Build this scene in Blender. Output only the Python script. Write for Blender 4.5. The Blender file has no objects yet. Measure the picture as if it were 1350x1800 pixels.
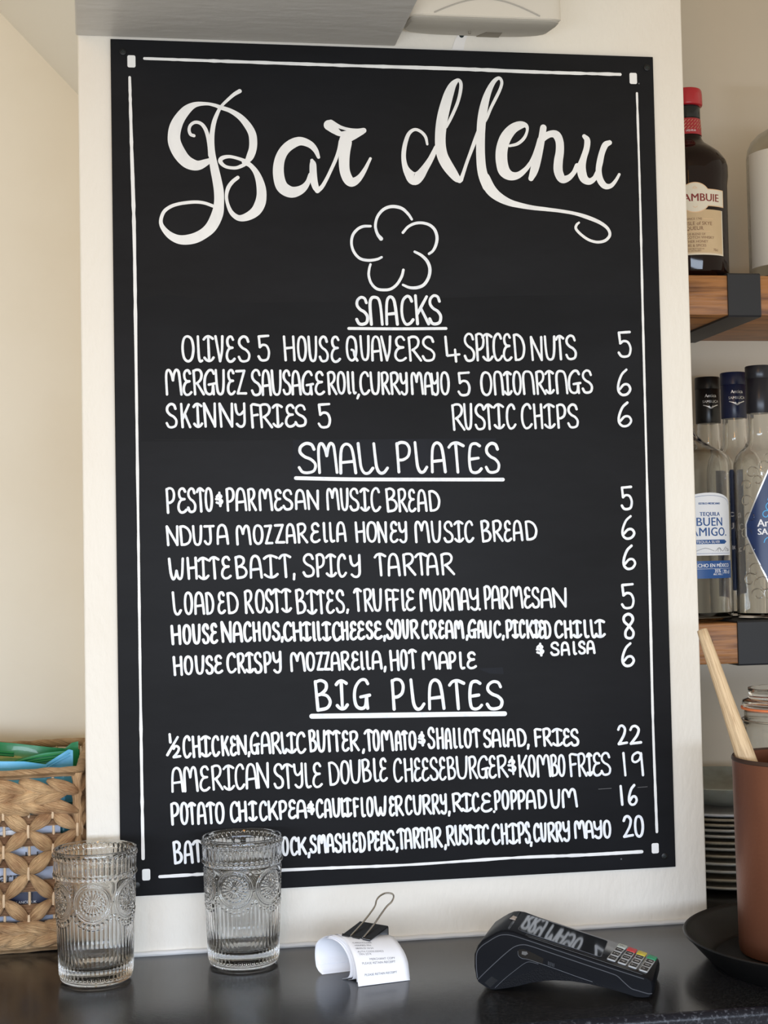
import bpy, bmesh, math, random
from mathutils import Vector, Matrix
import numpy as np
random.seed(7)
rng = np.random.default_rng(7)
C = bpy.context.scene.collection
SC_ = bpy.context.scene
PI = math.pi

# ------------------------------------------------------------ camera
cam_d = bpy.data.cameras.new('camera')
cam = bpy.data.objects.new('camera', cam_d); C.objects.link(cam)
cam_d.sensor_fit = 'VERTICAL'; cam_d.sensor_height = 36.0
cam_d.lens = 2641.677 / 1800 * 36
cam_d.shift_y = (854.948 - 900) / 1800
cam_d.clip_start = 0.02
_r = Vector((0.98757175, -0.15590739, -0.01987271))
_d = Vector((-0.01274837, 0.04656359, -0.99883398))
_f = Vector((0.15665094, 0.98667356, 0.04399733))
M = Matrix((( _r.x, -_d.x, -_f.x, 0.0308846), (_r.y, -_d.y, -_f.y, -1.6002924), (_r.z, -_d.z, -_f.z, 0.4129987), (0, 0, 0, 1)))
cam.matrix_world = M
SC_.camera = cam

# ------------------------------------------------------------ light and exposure
w = bpy.data.worlds.new('world'); SC_.world = w; w.use_nodes = True
bg = w.node_tree.nodes['Background']; bg.inputs[0].default_value = (1.0, 0.905, 0.725, 1); bg.inputs[1].default_value = 0.84
def area(name, loc, target, sx, sy, power, col):
    l = bpy.data.lights.new(name, 'AREA'); l.shape = 'RECTANGLE'; l.size = sx; l.size_y = sy; l.energy = power; l.color = col
    o = bpy.data.objects.new(name, l); C.objects.link(o); o.location = loc
    o.rotation_euler = (Vector(target) - Vector(loc)).to_track_quat('-Z', 'Y').to_euler()
    return o
area('window_daylight', (0.12, -2.0, 0.28), (0.14, -1.45, -0.50), 2.3, 0.4, 70, (0.70, 0.82, 1.0))
def bulb(name, loc, power, col, r):
    l = bpy.data.lights.new(name, 'POINT'); l.energy = power; l.color = col; l.shadow_soft_size = r
    o = bpy.data.objects.new(name, l); C.objects.link(o); o.location = loc
bulb('pendant_bulb', (-0.25, -1.95, 1.12), 9, (1.0, 0.45, 0.10), 0.12)
vs = SC_.view_settings
vs.view_transform = 'Standard'; vs.look = 'None'; vs.exposure = -0.14; vs.gamma = 1.0; vs.use_curve_mapping = False

# ------------------------------------------------------------ materials
def nt(name):
    m = bpy.data.materials.new(name); m.use_nodes = True
    return m, m.node_tree, m.node_tree.nodes['Principled BSDF']
def mat(name, col, rough=0.5, metal=0.0, spec=0.5, coat=0.0, trans=0.0, ior=1.45, bump=None, vary=None, coord='Object', sheen=0.0):
    """bump = (scale, strength, (sx,sy,sz)); vary = (scale, other colour, (sx,sy,sz), lo, hi)"""
    m, t, b = nt(name)
    b.inputs['Base Color'].default_value = (*col, 1); b.inputs['Roughness'].default_value = rough
    b.inputs['Metallic'].default_value = metal; b.inputs['Specular IOR Level'].default_value = spec
    b.inputs['Coat Weight'].default_value = coat; b.inputs['Transmission Weight'].default_value = trans; b.inputs['IOR'].default_value = ior
    N, K = t.nodes, t.links
    def noise(scale, st, detail=6):
        tc = N.new('ShaderNodeTexCoord'); mp = N.new('ShaderNodeMapping'); mp.inputs['Scale'].default_value = st
        nz = N.new('ShaderNodeTexNoise'); nz.inputs['Scale'].default_value = scale; nz.inputs['Detail'].default_value = detail
        K.new(tc.outputs[coord], mp.inputs[0]); K.new(mp.outputs[0], nz.inputs['Vector'])
        return nz
    if bump:
        nz = noise(bump[0], bump[2]); bp = N.new('ShaderNodeBump'); bp.inputs['Strength'].default_value = bump[1]; bp.inputs['Distance'].default_value = 0.002
        K.new(nz.outputs['Fac'], bp.inputs['Height']); K.new(bp.outputs[0], b.inputs['Normal'])
    if vary:
        nz = noise(vary[0], vary[2]); r = N.new('ShaderNodeValToRGB')
        r.color_ramp.elements[0].position = vary[3]; r.color_ramp.elements[1].position = vary[4]
        r.color_ramp.elements[0].color = (*col, 1); r.color_ramp.elements[1].color = (*vary[1], 1)
        K.new(nz.outputs['Fac'], r.inputs[0]); K.new(r.outputs[0], b.inputs['Base Color'])
    return m
M_ = {}
M_['wall'] = mat('cream_wall_paint', (0.83, 0.785, 0.705), 0.55, bump=(170, 0.42, (1, 1, 0.45)), vary=(7, (0.80, 0.745, 0.66), (1, 1, 1), 0.45, 0.75))
M_['wall_left'] = mat('cream_plaster', (0.86, 0.80, 0.68), 0.6, bump=(30, 0.12, (1, 1, 1)), vary=(5, (0.82, 0.75, 0.62), (1, 1, 1), 0.4, 0.7))
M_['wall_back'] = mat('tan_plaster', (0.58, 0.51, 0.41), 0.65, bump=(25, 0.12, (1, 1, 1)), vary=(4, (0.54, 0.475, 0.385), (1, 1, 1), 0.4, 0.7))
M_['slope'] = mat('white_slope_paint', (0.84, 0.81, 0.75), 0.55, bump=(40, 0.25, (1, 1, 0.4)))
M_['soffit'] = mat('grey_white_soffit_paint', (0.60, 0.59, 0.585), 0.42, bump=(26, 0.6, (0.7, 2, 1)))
M_['ceiling'] = mat('ceiling_paint', (0.75, 0.72, 0.66), 0.7)
M_['caulk'] = mat('grey_white_sealant', (0.66, 0.66, 0.66), 0.5, bump=(80, 0.3, (0.3, 1, 1)))
def counter_mat():
    m, t, b = nt('dark_laminate'); N, K = t.nodes, t.links
    tc = N.new('ShaderNodeTexCoord')
    mp = N.new('ShaderNodeMapping'); mp.inputs['Scale'].default_value = (1, 1.6, 1); K.new(tc.outputs['Object'], mp.inputs[0])
    n1 = N.new('ShaderNodeTexNoise'); n1.inputs['Scale'].default_value = 420; n1.inputs['Detail'].default_value = 3; K.new(mp.outputs[0], n1.inputs['Vector'])
    r1 = N.new('ShaderNodeValToRGB'); e = r1.color_ramp.elements
    b.inputs['Specular IOR Level'].default_value = 0.25
    e[0].position = 0.50; e[0].color = (0.0105, 0.0102, 0.0105, 1); e[1].position = 0.82; e[1].color = (0.075, 0.075, 0.08, 1)
    K.new(n1.outputs['Fac'], r1.inputs[0]); K.new(r1.outputs[0], b.inputs['Base Color'])
    n2 = N.new('ShaderNodeTexNoise'); n2.inputs['Scale'].default_value = 14; n2.inputs['Detail'].default_value = 5; K.new(tc.outputs['Object'], n2.inputs['Vector'])
    r2 = N.new('ShaderNodeMapRange'); r2.inputs['To Min'].default_value = 0.13; r2.inputs['To Max'].default_value = 0.24
    K.new(n2.outputs['Fac'], r2.inputs[0]); K.new(r2.outputs[0], b.inputs['Roughness'])
    bp = N.new('ShaderNodeBump'); bp.inputs['Strength'].default_value = 0.05; bp.inputs['Distance'].default_value = 0.001
    K.new(n1.outputs['Fac'], bp.inputs['Height']); K.new(bp.outputs[0], b.inputs['Normal'])
    return m
M_['counter'] = counter_mat()
M_['edge'] = mat('speckled_laminate_edge', (0.006, 0.007, 0.012), 0.3, spec=0.3, bump=(260, 0.2, (1, 1, 1)), vary=(300, (0.10, 0.105, 0.125), (1, 1, 1), 0.56, 0.82))
def board_mat():
    m, t, b = nt('matt_black_board_paint'); N, K = t.nodes, t.links
    tc = N.new('ShaderNodeTexCoord')
    n1 = N.new('ShaderNodeTexNoise'); n1.inputs['Scale'].default_value = 6; n1.inputs['Detail'].default_value = 8; n1.inputs['Roughness'].default_value = 0.7
    mp = N.new('ShaderNodeMapping'); mp.inputs['Scale'].default_value = (0.6, 1, 2.2); K.new(tc.outputs['Object'], mp.inputs[0]); K.new(mp.outputs[0], n1.inputs['Vector'])
    r = N.new('ShaderNodeValToRGB'); e = r.color_ramp.elements
    e[0].position = 0.35; e[0].color = (0.0118, 0.0122, 0.0138, 1); e[1].position = 0.75; e[1].color = (0.0165, 0.0172, 0.0198, 1)
    K.new(n1.outputs['Fac'], r.inputs[0]); K.new(r.outputs[0], b.inputs['Base Color'])
    b.inputs['Roughness'].default_value = 0.5; b.inputs['Specular IOR Level'].default_value = 0.10
    return m
M_['board'] = board_mat()
M_['board_patch'] = mat('repainted_board_patch', (0.0175, 0.019, 0.024), 0.5, spec=0.1, vary=(30, (0.0145, 0.0155, 0.019), (1, 1, 1), 0.4, 0.7))
M_['board_dark'] = mat('darker_board_paint', (0.0108, 0.0110, 0.0122), 0.5, spec=0.1, vary=(9, (0.0145, 0.015, 0.017), (0.6, 1, 2.5), 0.4, 0.75))
M_['board_scuff'] = mat('grey_chalk_scuff', (0.13, 0.13, 0.135), 0.7)
M_['chalk'] = mat('white_chalk_ink', (0.86, 0.88, 0.90), 0.7, spec=0.2, vary=(160, (0.74, 0.78, 0.84), (1, 1, 1), 0.5, 0.72))
M_['title'] = mat('white_paint_pen', (0.86, 0.86, 0.85), 0.6, spec=0.2, vary=(70, (0.78, 0.78, 0.78), (1, 1, 0.4), 0.45, 0.72))
M_['screw'] = mat('black_screw', (0.012, 0.012, 0.012), 0.4, metal=0.3)
def glass(name, col, rough=0.0, ior=1.47):
    return mat(name, col, rough, trans=1.0, ior=ior)
M_['glass'] = glass('clear_pressed_glass', (0.984, 0.994, 1.0))
M_['bottle_clear'] = glass('clear_bottle_glass', (0.97, 0.975, 0.965), 0.0, 1.46)
M_['frost'] = glass('frosted_bottle_glass', (0.86, 0.86, 0.83), 0.22)
M_['brown_glass'] = mat('dark_brown_bottle_glass', (0.009, 0.0028, 0.002), 0.05, spec=0.28)
M_['paper'] = mat('thermal_paper', (0.86, 0.87, 0.92), 0.5)
M_['ink'] = mat('grey_receipt_ink', (0.16, 0.16, 0.18), 0.6)
M_['blk'] = mat('black_plastic', (0.0065, 0.0072, 0.0095), 0.36, spec=0.09)
M_['blk_gloss'] = mat('gloss_black_plastic', (0.006, 0.006, 0.007), 0.16, spec=0.35)
M_['blk_grip'] = mat('ribbed_black_grip', (0.0065, 0.007, 0.009), 0.45, spec=0.1, bump=(900, 0.35, (1, 1, 1)))
M_['seam'] = mat('grey_seam', (0.065, 0.07, 0.082), 0.45)
M_['port'] = mat('dull_metal_port', (0.10, 0.10, 0.10), 0.4)
M_['screen'] = mat('glass_screen', (0.016, 0.018, 0.02), 0.06, spec=0.6, coat=0.3)
M_['key_grey'] = mat('grey_key', (0.34, 0.35, 0.36), 0.5)
M_['key_dark'] = mat('dark_key_face', (0.02, 0.02, 0.022), 0.5)
M_['key_red'] = mat('red_key', (0.62, 0.045, 0.05), 0.4)
M_['key_yellow'] = mat('yellow_key', (0.66, 0.55, 0.05), 0.4)
M_['key_green'] = mat('green_key', (0.015, 0.33, 0.16), 0.4)
M_['key_pale'] = mat('pale_key', (0.50, 0.56, 0.55), 0.4)
M_['sticker'] = mat('scratched_silver_sticker', (0.55, 0.48, 0.43), 0.45, vary=(300, (0.30, 0.26, 0.24), (1, 1, 1), 0.45, 0.6))
M_['steel'] = mat('stainless_steel', (0.62, 0.62, 0.61), 0.22, metal=1.0)
M_['wire'] = mat('nickel_wire', (0.60, 0.58, 0.55), 0.25, metal=1.0)
M_['clip'] = mat('black_enamel', (0.008, 0.008, 0.009), 0.25)
M_['tray'] = mat('black_tray_plastic', (0.008, 0.0078, 0.0078), 0.36, spec=0.25, bump=(500, 0.1, (1, 1, 1)))
M_['tray_floor'] = mat('rubbery_tray_lining', (0.011, 0.0105, 0.010), 0.6, spec=0.2, bump=(600, 0.2, (1, 1, 1)))
M_['copper'] = mat('aged_copper', (0.22, 0.084, 0.046), 0.40, metal=0.5, bump=(260, 0.10, (1, 1, 1)), vary=(9, (0.145, 0.056, 0.033), (1, 1, 0.5), 0.35, 0.7))
M_['copper_in'] = mat('dark_copper_rim', (0.06, 0.032, 0.022), 0.5, metal=0.4)
M_['ash'] = mat('pale_worn_wood', (0.70, 0.52, 0.32), 0.6, bump=(6, 0.5, (9, .7, 1)), vary=(5, (0.40, 0.25, 0.13), (8, .55, 1), 0.50, 0.74), coord='UV')
M_['ash_dark'] = mat('dark_wood_hole', (0.09, 0.05, 0.03), 0.8)
M_['oak'] = mat('oiled_oak', (0.37, 0.16, 0.05), 0.45, bump=(40, 0.4, (0.5, 4, 7)), vary=(26, (0.11, 0.04, 0.012), (0.45, 3, 6), 0.46, 0.72))
M_['iron'] = mat('black_iron_strap', (0.022, 0.023, 0.026), 0.5, spec=0.4)
M_['plate'] = mat('grey_stoneware', (0.46, 0.46, 0.42), 0.3, vary=(30, (0.38, 0.37, 0.32), (1, 1, 1), 0.4, 0.7))
M_['plate_b'] = mat('brown_rimmed_stoneware', (0.34, 0.31, 0.24), 0.35, vary=(40, (0.24, 0.2, 0.14), (1, 1, 1), 0.4, 0.7))
M_['bowl'] = mat('speckled_green_grey_stoneware', (0.33, 0.35, 0.31), 0.3, vary=(50, (0.26, 0.27, 0.22), (1, 1, 1), 0.4, 0.7))
M_['bowl_in'] = mat('pale_blue_grey_glaze', (0.55, 0.58, 0.63), 0.25)
M_['rubber'] = mat('orange_rubber', (0.85, 0.24, 0.09), 0.5)
M_['red_cap'] = mat('red_foil_cap', (0.42, 0.012, 0.022), 0.25, coat=0.3)
M_['black_ring'] = mat('black_foil', (0.008, 0.01, 0.012), 0.15)
M_['red_foil'] = mat('red_patterned_foil', (0.36, 0.02, 0.03), 0.3)
M_['gold'] = mat('pale_gold_print', (0.75, 0.52, 0.33), 0.35, metal=0.5)
M_['cream_label'] = mat('cream_label', (0.72, 0.66, 0.54), 0.5)
M_['tan_label'] = mat('tan_label', (0.56, 0.41, 0.24), 0.5, vary=(18, (0.62, 0.47, 0.29), (1, 1, 1), 0.4, 0.7))
M_['print_red'] = mat('dark_red_print', (0.22, 0.028, 0.024), 0.5)
M_['print_brown'] = mat('brown_print', (0.19, 0.09, 0.045), 0.5)
M_['print_black'] = mat('black_print', (0.02, 0.02, 0.02), 0.5)
M_['white_label'] = mat('white_label', (0.78, 0.80, 0.84), 0.5)
M_['ivory_label'] = mat('ivory_label', (0.72, 0.67, 0.57), 0.5)
M_['blue_label'] = mat('royal_blue_label', (0.012, 0.075, 0.26), 0.4)
M_['navy_label'] = mat('navy_label', (0.010, 0.028, 0.10), 0.35)
M_['cyan_print'] = mat('bright_blue_print', (0.04, 0.36, 0.72), 0.4)
M_['white_print'] = mat('white_print', (0.85, 0.85, 0.87), 0.5)
M_['silver'] = mat('silver_print', (0.66, 0.66, 0.66), 0.3, metal=0.6)
M_['navy_cap'] = mat('navy_cap', (0.008, 0.014, 0.05), 0.3)
M_['dark_cap'] = mat('black_blue_cap', (0.008, 0.009, 0.015), 0.28)
M_['black_cap'] = mat('black_cap', (0.006, 0.006, 0.007), 0.3)
M_['disp'] = mat('beige_plastic_cover', (0.70, 0.65, 0.57), 0.35)
M_['disp_under'] = mat('grey_plastic_base', (0.42, 0.395, 0.35), 0.45)
M_['disp_hole'] = mat('dark_recess', (0.26, 0.235, 0.195), 0.7)
M_['tape'] = mat('white_paper_tape', (0.86, 0.83, 0.80), 0.6)
M_['dark_mark'] = mat('dark_tape_residue', (0.02, 0.03, 0.03), 0.5)
M_['green'] = mat('green_foil_film', (0.012, 0.27, 0.085), 0.28, coat=0.2, bump=(40, 0.25, (1, 1, 1)))
M_['blue_pack'] = mat('sky_blue_film', (0.12, 0.52, 0.84), 0.3, coat=0.2, bump=(40, 0.2, (1, 1, 1)))
M_['teal_pack'] = mat('teal_film', (0.02, 0.17, 0.22), 0.35, bump=(40, 0.2, (1, 1, 1)))
M_['lilac_pack'] = mat('pale_lilac_film', (0.52, 0.56, 0.68), 0.35, bump=(40, 0.2, (1, 1, 1)))
M_['navy_pack'] = mat('navy_film', (0.012, 0.016, 0.05), 0.35)
M_['orange_pack'] = mat('orange_film', (0.80, 0.42, 0.06), 0.4)
M_['stake'] = mat('pale_cane', (0.68, 0.50, 0.32), 0.6)
def straw(name, c1, c2, sc=1.0):
    m, t, b = nt(name); N, K = t.nodes, t.links
    tc = N.new('ShaderNodeTexCoord'); mp = N.new('ShaderNodeMapping'); mp.inputs['Scale'].default_value = (9, 0.8, 1)
    K.new(tc.outputs['UV'], mp.inputs[0])
    n1 = N.new('ShaderNodeTexNoise'); n1.inputs['Scale'].default_value = 3.0 * sc; n1.inputs['Detail'].default_value = 6; K.new(mp.outputs[0], n1.inputs['Vector'])
    n2 = N.new('ShaderNodeTexNoise'); n2.inputs['Scale'].default_value = 45; n2.inputs['Detail'].default_value = 2; K.new(tc.outputs['Object'], n2.inputs['Vector'])
    ad = N.new('ShaderNodeMath'); ad.operation = 'MULTIPLY_ADD'; ad.inputs[1].default_value = 0.6; K.new(n2.outputs['Fac'], ad.inputs[0])
    h = N.new('ShaderNodeMath'); h.operation = 'MULTIPLY'; h.inputs[1].default_value = 0.5; K.new(n1.outputs['Fac'], h.inputs[0]); K.new(h.outputs[0], ad.inputs[2])
    r = N.new('ShaderNodeValToRGB'); r.color_ramp.elements[0].position = 0.40; r.color_ramp.elements[1].position = 0.68
    r.color_ramp.elements[0].color = (*c2, 1); r.color_ramp.elements[1].color = (*c1, 1)
    K.new(ad.outputs[0], r.inputs[0]); K.new(r.outputs[0], b.inputs['Base Color'])
    bp = N.new('ShaderNodeBump'); bp.inputs['Strength'].default_value = 1.0; bp.inputs['Distance'].default_value = 0.0035
    K.new(n1.outputs['Fac'], bp.inputs['Height']); K.new(bp.outputs[0], b.inputs['Normal'])
    b.inputs['Roughness'].default_value = 0.55
    return m
M_['straw'] = straw('woven_water_hyacinth', (0.80, 0.53, 0.28), (0.36, 0.18, 0.08))
M_['straw_dark'] = straw('darker_woven_strap', (0.55, 0.32, 0.17), (0.27, 0.13, 0.065))
M_['rope'] = straw('twisted_rush_rope', (0.76, 0.51, 0.28), (0.40, 0.22, 0.10))

# ------------------------------------------------------------ builders
BASE = {}
def link(o, parent=None):
    C.objects.link(o)
    if parent is not None: o.parent = parent
    return o
def root(o):
    while o.parent is not None: o = o.parent
    return o
def thing(name, label, cat, loc=(0, 0, 0), group=None):
    o = bpy.data.objects.new(name, None); C.objects.link(o); o.location = loc; o.empty_display_size = 0.02
    o['label'] = label; o['category'] = cat
    if group: o['group'] = group
    return o
def tag(o, label, cat, group=None):
    o['label'] = label; o['category'] = cat
    if group: o['group'] = group
    return o
def struct(o):
    o['kind'] = 'structure'; return o
def obj(name, V, F, m, parent=None, smooth=True, angle=35, uv=None, base=None):
    """verts in world space; stored relative to the thing's base"""
    off = Vector((0, 0, 0))
    if parent is not None: off = root(parent).location
    elif base is not None: off = Vector(base)
    V = [tuple(Vector(v) - off) for v in V]
    me = bpy.data.meshes.new(name); me.from_pydata(V, [], [tuple(f) for f in F]); me.materials.append(m)
    if uv is not None:
        l = me.uv_layers.new(name='UVMap')
        for li, lp in enumerate(me.loops): l.data[li].uv = uv[lp.vertex_index]
    o = bpy.data.objects.new(name, me); link(o, parent)
    if parent is None and base is not None: o.location = off
    me.validate()
    if smooth:
        me.shade_smooth()
        if angle and hasattr(me, 'set_sharp_from_angle'): me.set_sharp_from_angle(angle=math.radians(angle))
    return o
class MB:
    def __init__(s): s.V = []; s.F = []; s.U = []
    def add(s, V, F, U=None):
        n = len(s.V); s.V += [tuple(v) for v in V]; s.F += [tuple(i + n for i in f) for f in F]
        s.U += list(U) if U is not None else [(0, 0)] * len(V)
    def box(s, x0, x1, y0, y1, z0, z1, fr=None):
        V = [(x, y, z) for x in (x0, x1) for y in (y0, y1) for z in (z0, z1)]
        if fr: V = [fr(*v) for v in V]
        s.add(V, [(0, 1, 3, 2), (4, 6, 7, 5), (0, 4, 5, 1), (2, 3, 7, 6), (0, 2, 6, 4), (1, 5, 7, 3)])
    def tube(s, P, r, n=8, closed=False, cap=True):
        P = [Vector(p) for p in P]; k = len(P); R = r if isinstance(r, (list, tuple)) else [r] * k
        V = []; up = None
        for i, p in enumerate(P):
            a = P[(i - 1) % k] if (closed or i > 0) else P[i]; b = P[(i + 1) % k] if (closed or i < k - 1) else P[i]
            t = (b - a).normalized()
            if up is None:
                up = t.orthogonal().normalized()
            up = (up - t * up.dot(t)); up = up.normalized() if up.length > 1e-6 else t.orthogonal().normalized()
            q = t.cross(up)
            for j in range(n):
                an = 2 * PI * j / n; V.append(p + (up * math.cos(an) + q * math.sin(an)) * R[i])
        F = []; L = k if closed else k - 1
        for i in range(L):
            for j in range(n):
                a = i * n + j; b = i * n + (j + 1) % n; c = ((i + 1) % k) * n + (j + 1) % n; d = ((i + 1) % k) * n + j
                F.append((a, b, c, d))
        if not closed and cap:
            F.append(tuple(range(n))[::-1]); F.append(tuple((k - 1) * n + j for j in range(n)))
        U = [(j / n + 0.0, i * 0.12) for i in range(k) for j in range(n)]
        s.add(V, F, U)
    def lathe(s, prof, c=(0, 0), n=64, a0=0.0, a1=2 * PI, closed_prof=False):
        full = abs(a1 - a0 - 2 * PI) < 1e-6; k = len(prof); m = n if full else n + 1
        V = []
        for j in range(m):
            a = a0 + (a1 - a0) * j / n
            for (r, z) in prof: V.append((c[0] + r * math.sin(a), c[1] - r * math.cos(a), z))
        F = []
        for j in range(n):
            j2 = (j + 1) % m if full else j + 1
            for i in range(k if closed_prof else k - 1):
                i2 = (i + 1) % k
                F.append((j * k + i, j2 * k + i, j2 * k + i2, j * k + i2))
        if full and not closed_prof:
            if prof[0][0] > 1e-5: F.append(tuple(j * k for j in range(n))[::-1])
            if prof[-1][0] > 1e-5: F.append(tuple(j * k + k - 1 for j in range(n)))
        s.add(V, F)
    def build(s, name, m, parent=None, smooth=True, angle=35, base=None, uv=False):
        return obj(name, s.V, s.F, m, parent, smooth, angle, s.U if uv else None, base)
def bevel(o, width, seg=2, limit=30):
    bm = bmesh.new(); bm.from_mesh(o.data)
    bmesh.ops.remove_doubles(bm, verts=bm.verts, dist=1e-6)
    bmesh.ops.recalc_face_normals(bm, faces=bm.faces)
    es = [e for e in bm.edges if len(e.link_faces) == 2 and e.calc_face_angle(0) > math.radians(limit)]
    bmesh.ops.bevel(bm, geom=es, offset=width, segments=seg, profile=0.5, affect='EDGES', clamp_overlap=True)
    bm.to_mesh(o.data); bm.free(); o.data.shade_smooth(); o.data.set_sharp_from_angle(angle=math.radians(40))
    return o
def fixn(o):
    bm = bmesh.new(); bm.from_mesh(o.data); bmesh.ops.remove_doubles(bm, verts=bm.verts, dist=1e-7)
    bmesh.ops.recalc_face_normals(bm, faces=bm.faces); bm.to_mesh(o.data); bm.free(); return o
def box(name, x0, x1, y0, y1, z0, z1, m, parent=None, bev=0.0, base=None, seg=2):
    b = MB(); b.box(x0, x1, y0, y1, z0, z1); o = b.build(name, m, parent, smooth=False, base=base)
    fixn(o)
    if bev: bevel(o, bev, seg)
    return o
def spline(P, sub=6, closed=False):
    """Catmull-Rom through tuples of any length"""
    P = [np.array(p, float) for p in P]; n = len(P)
    if n < 3: return [tuple(P[0] + (P[-1] - P[0]) * i / sub) for i in range(sub + 1)]
    out = []
    for i in range(n if closed else n - 1):
        p0 = P[(i - 1) % n] if (closed or i > 0) else 2 * P[0] - P[1]
        p1 = P[i]; p2 = P[(i + 1) % n]; p3 = P[(i + 2) % n] if (closed or i < n - 2) else 2 * P[-1] - P[-2]
        for k in range(sub):
            t = k / sub
            out.append(tuple(0.5 * ((2 * p1) + (-p0 + p2) * t + (2 * p0 - 5 * p1 + 4 * p2 - p3) * t * t + (-p0 + 3 * p1 - 3 * p2 + p3) * t ** 3)))
    if not closed: out.append(tuple(P[-1]))
    return out
def ribbon2d(P, W):
    """round-ended pen stroke: 2-D verts with a third number, 1 on the crown of the ink and 0 at its edge"""
    V = []; F = []; k = len(P)
    P = [np.array(p, float) for p in P]
    for i in range(k):
        a = P[max(i - 1, 0)]; b = P[min(i + 1, k - 1)]; t = b - a; L = np.hypot(*t); t = t / L if L > 1e-9 else np.array([1, 0.])
        n = np.array([-t[1], t[0]])
        V += [(*(P[i] + n * W[i] / 2), 0.), (*P[i], 1.), (*(P[i] - n * W[i] / 2), 0.)]
        if i: F += [(3 * i - 3, 3 * i - 2, 3 * i + 1, 3 * i), (3 * i - 2, 3 * i - 1, 3 * i + 2, 3 * i + 1)]
    for i in (0, k - 1):
        a = P[max(i - 1, 0)]; b = P[min(i + 1, k - 1)]; t = b - a; an = math.atan2(t[1], t[0]) + (PI if i == 0 else 0)
        s = len(V); V.append((*P[i], 1.))
        for j in range(9):
            q = an - PI / 2 + PI * j / 8; V.append((*(P[i] + np.array([math.cos(q), math.sin(q)]) * W[i] / 2), 0.))
        F += [(s, s + 1 + j, s + 2 + j) for j in range(8)]
    return V, F
TEXT_CACHE = {}
def text2d(s, size, align='CENTER', spacing=1.0, shear=0.0, bold=0.0):
    """the words as flat outlines, in 2-D, from Blender's own font"""
    key = (s, size, align, spacing, shear, bold)
    if key in TEXT_CACHE: return TEXT_CACHE[key]
    cu = bpy.data.curves.new('lettering', 'FONT'); cu.body = s; cu.size = size; cu.align_x = align; cu.space_character = spacing; cu.shear = shear; cu.resolution_u = 3
    o = bpy.data.objects.new('lettering', cu); C.objects.link(o); bpy.context.view_layer.update()
    me = bpy.data.meshes.new_from_object(o.evaluated_get(bpy.context.evaluated_depsgraph_get()))
    V = [(v.co.x, v.co.y) for v in me.vertices]; F = [tuple(p.vertices) for p in me.polygons]
    bpy.data.objects.remove(o); bpy.data.curves.remove(cu); bpy.data.meshes.remove(me)
    TEXT_CACHE[key] = (V, F); return V, F
def subdiv2d(V, F, step):
    """cut flat outlines into narrow upright strips so that they can be wrapped round a bottle"""
    bm = bmesh.new(); vs = [bm.verts.new((v[0], v[1], 0)) for v in V]
    for f in F:
        try: bm.faces.new([vs[i] for i in f])
        except ValueError: pass
    bmesh.ops.triangulate(bm, faces=bm.faces[:])
    x0 = min(v[0] for v in V); x1 = max(v[0] for v in V); x = x0 + step * .5
    while x < x1:
        bmesh.ops.bisect_plane(bm, geom=bm.verts[:] + bm.edges[:] + bm.faces[:], plane_co=(x, 0, 0), plane_no=(1, 0, 0), dist=1e-7); x += step
    bmesh.ops.triangulate(bm, faces=bm.faces[:])
    bm.verts.index_update()
    V2 = [(v.co.x, v.co.y) for v in bm.verts]; F2 = [tuple(v.index for v in f.verts) for f in bm.faces]
    bm.free(); return V2, F2
def on_cyl(c, r, a_c):
    """2-D (x along the round, y = height) wrapped on an upright cylinder"""
    return lambda x, y: (c[0] + r * math.sin(a_c + x / r), c[1] - r * math.cos(a_c + x / r), y)
def cyl_text(name, lines, c, r, a_c, m, parent, **kw):
    b = MB()
    for (s, size, x, z) in lines:
        V, F = text2d(s, size, **kw); V, F = subdiv2d(V, F, 0.002); w_ = on_cyl(c, r, a_c)
        b.add([w_(x + v[0], z + v[1]) for v in V], F)
        for q in ((1, -1) if kw.get('bold') else ()):      # a heavier weight: the outline again, a hair to each side
            w2 = on_cyl(c, r + .00002 * (2 + q), a_c); b.add([w2(x + v[0] + q * kw['bold'], z + v[1]) for v in V], F)
    return b.build(name, m, parent, smooth=False)
def cyl_poly(name, P, c, r, a_c, m, parent, th=0.0):
    V, F = subdiv2d(P, [tuple(range(len(P)))], 0.002); w_ = on_cyl(c, r, a_c)
    return obj(name, [w_(*v) for v in V], F, m, parent, smooth=False)
def cyl_strokes(name, strokes, wid, c, r, a_c, m, parent):
    b = MB(); w_ = on_cyl(c, r, a_c)
    for P in strokes:
        Q = spline(P, 6); V, F = ribbon2d(Q, [wid] * len(Q)); b.add([w_(v[0], v[1]) for v in V], F)
    return b.build(name, m, parent, smooth=False)

# ------------------------------------------------------------ the setting
CX0, CX1 = -0.0345, 0.6366
struct(box('wall_back', CX0, CX1, 0.0, 0.366, 0.0, 1.7, M_['wall'], bev=0.0025, base=(0.3, 0, 0), seg=3))
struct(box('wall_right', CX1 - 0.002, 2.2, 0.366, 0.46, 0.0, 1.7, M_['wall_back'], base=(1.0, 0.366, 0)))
struct(box('wall_left', -1.6, CX0 + 0.002, 0.40, 0.46, -0.06, 1.7, M_['wall_left'], base=(-0.5, 0.4, 0)))
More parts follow.
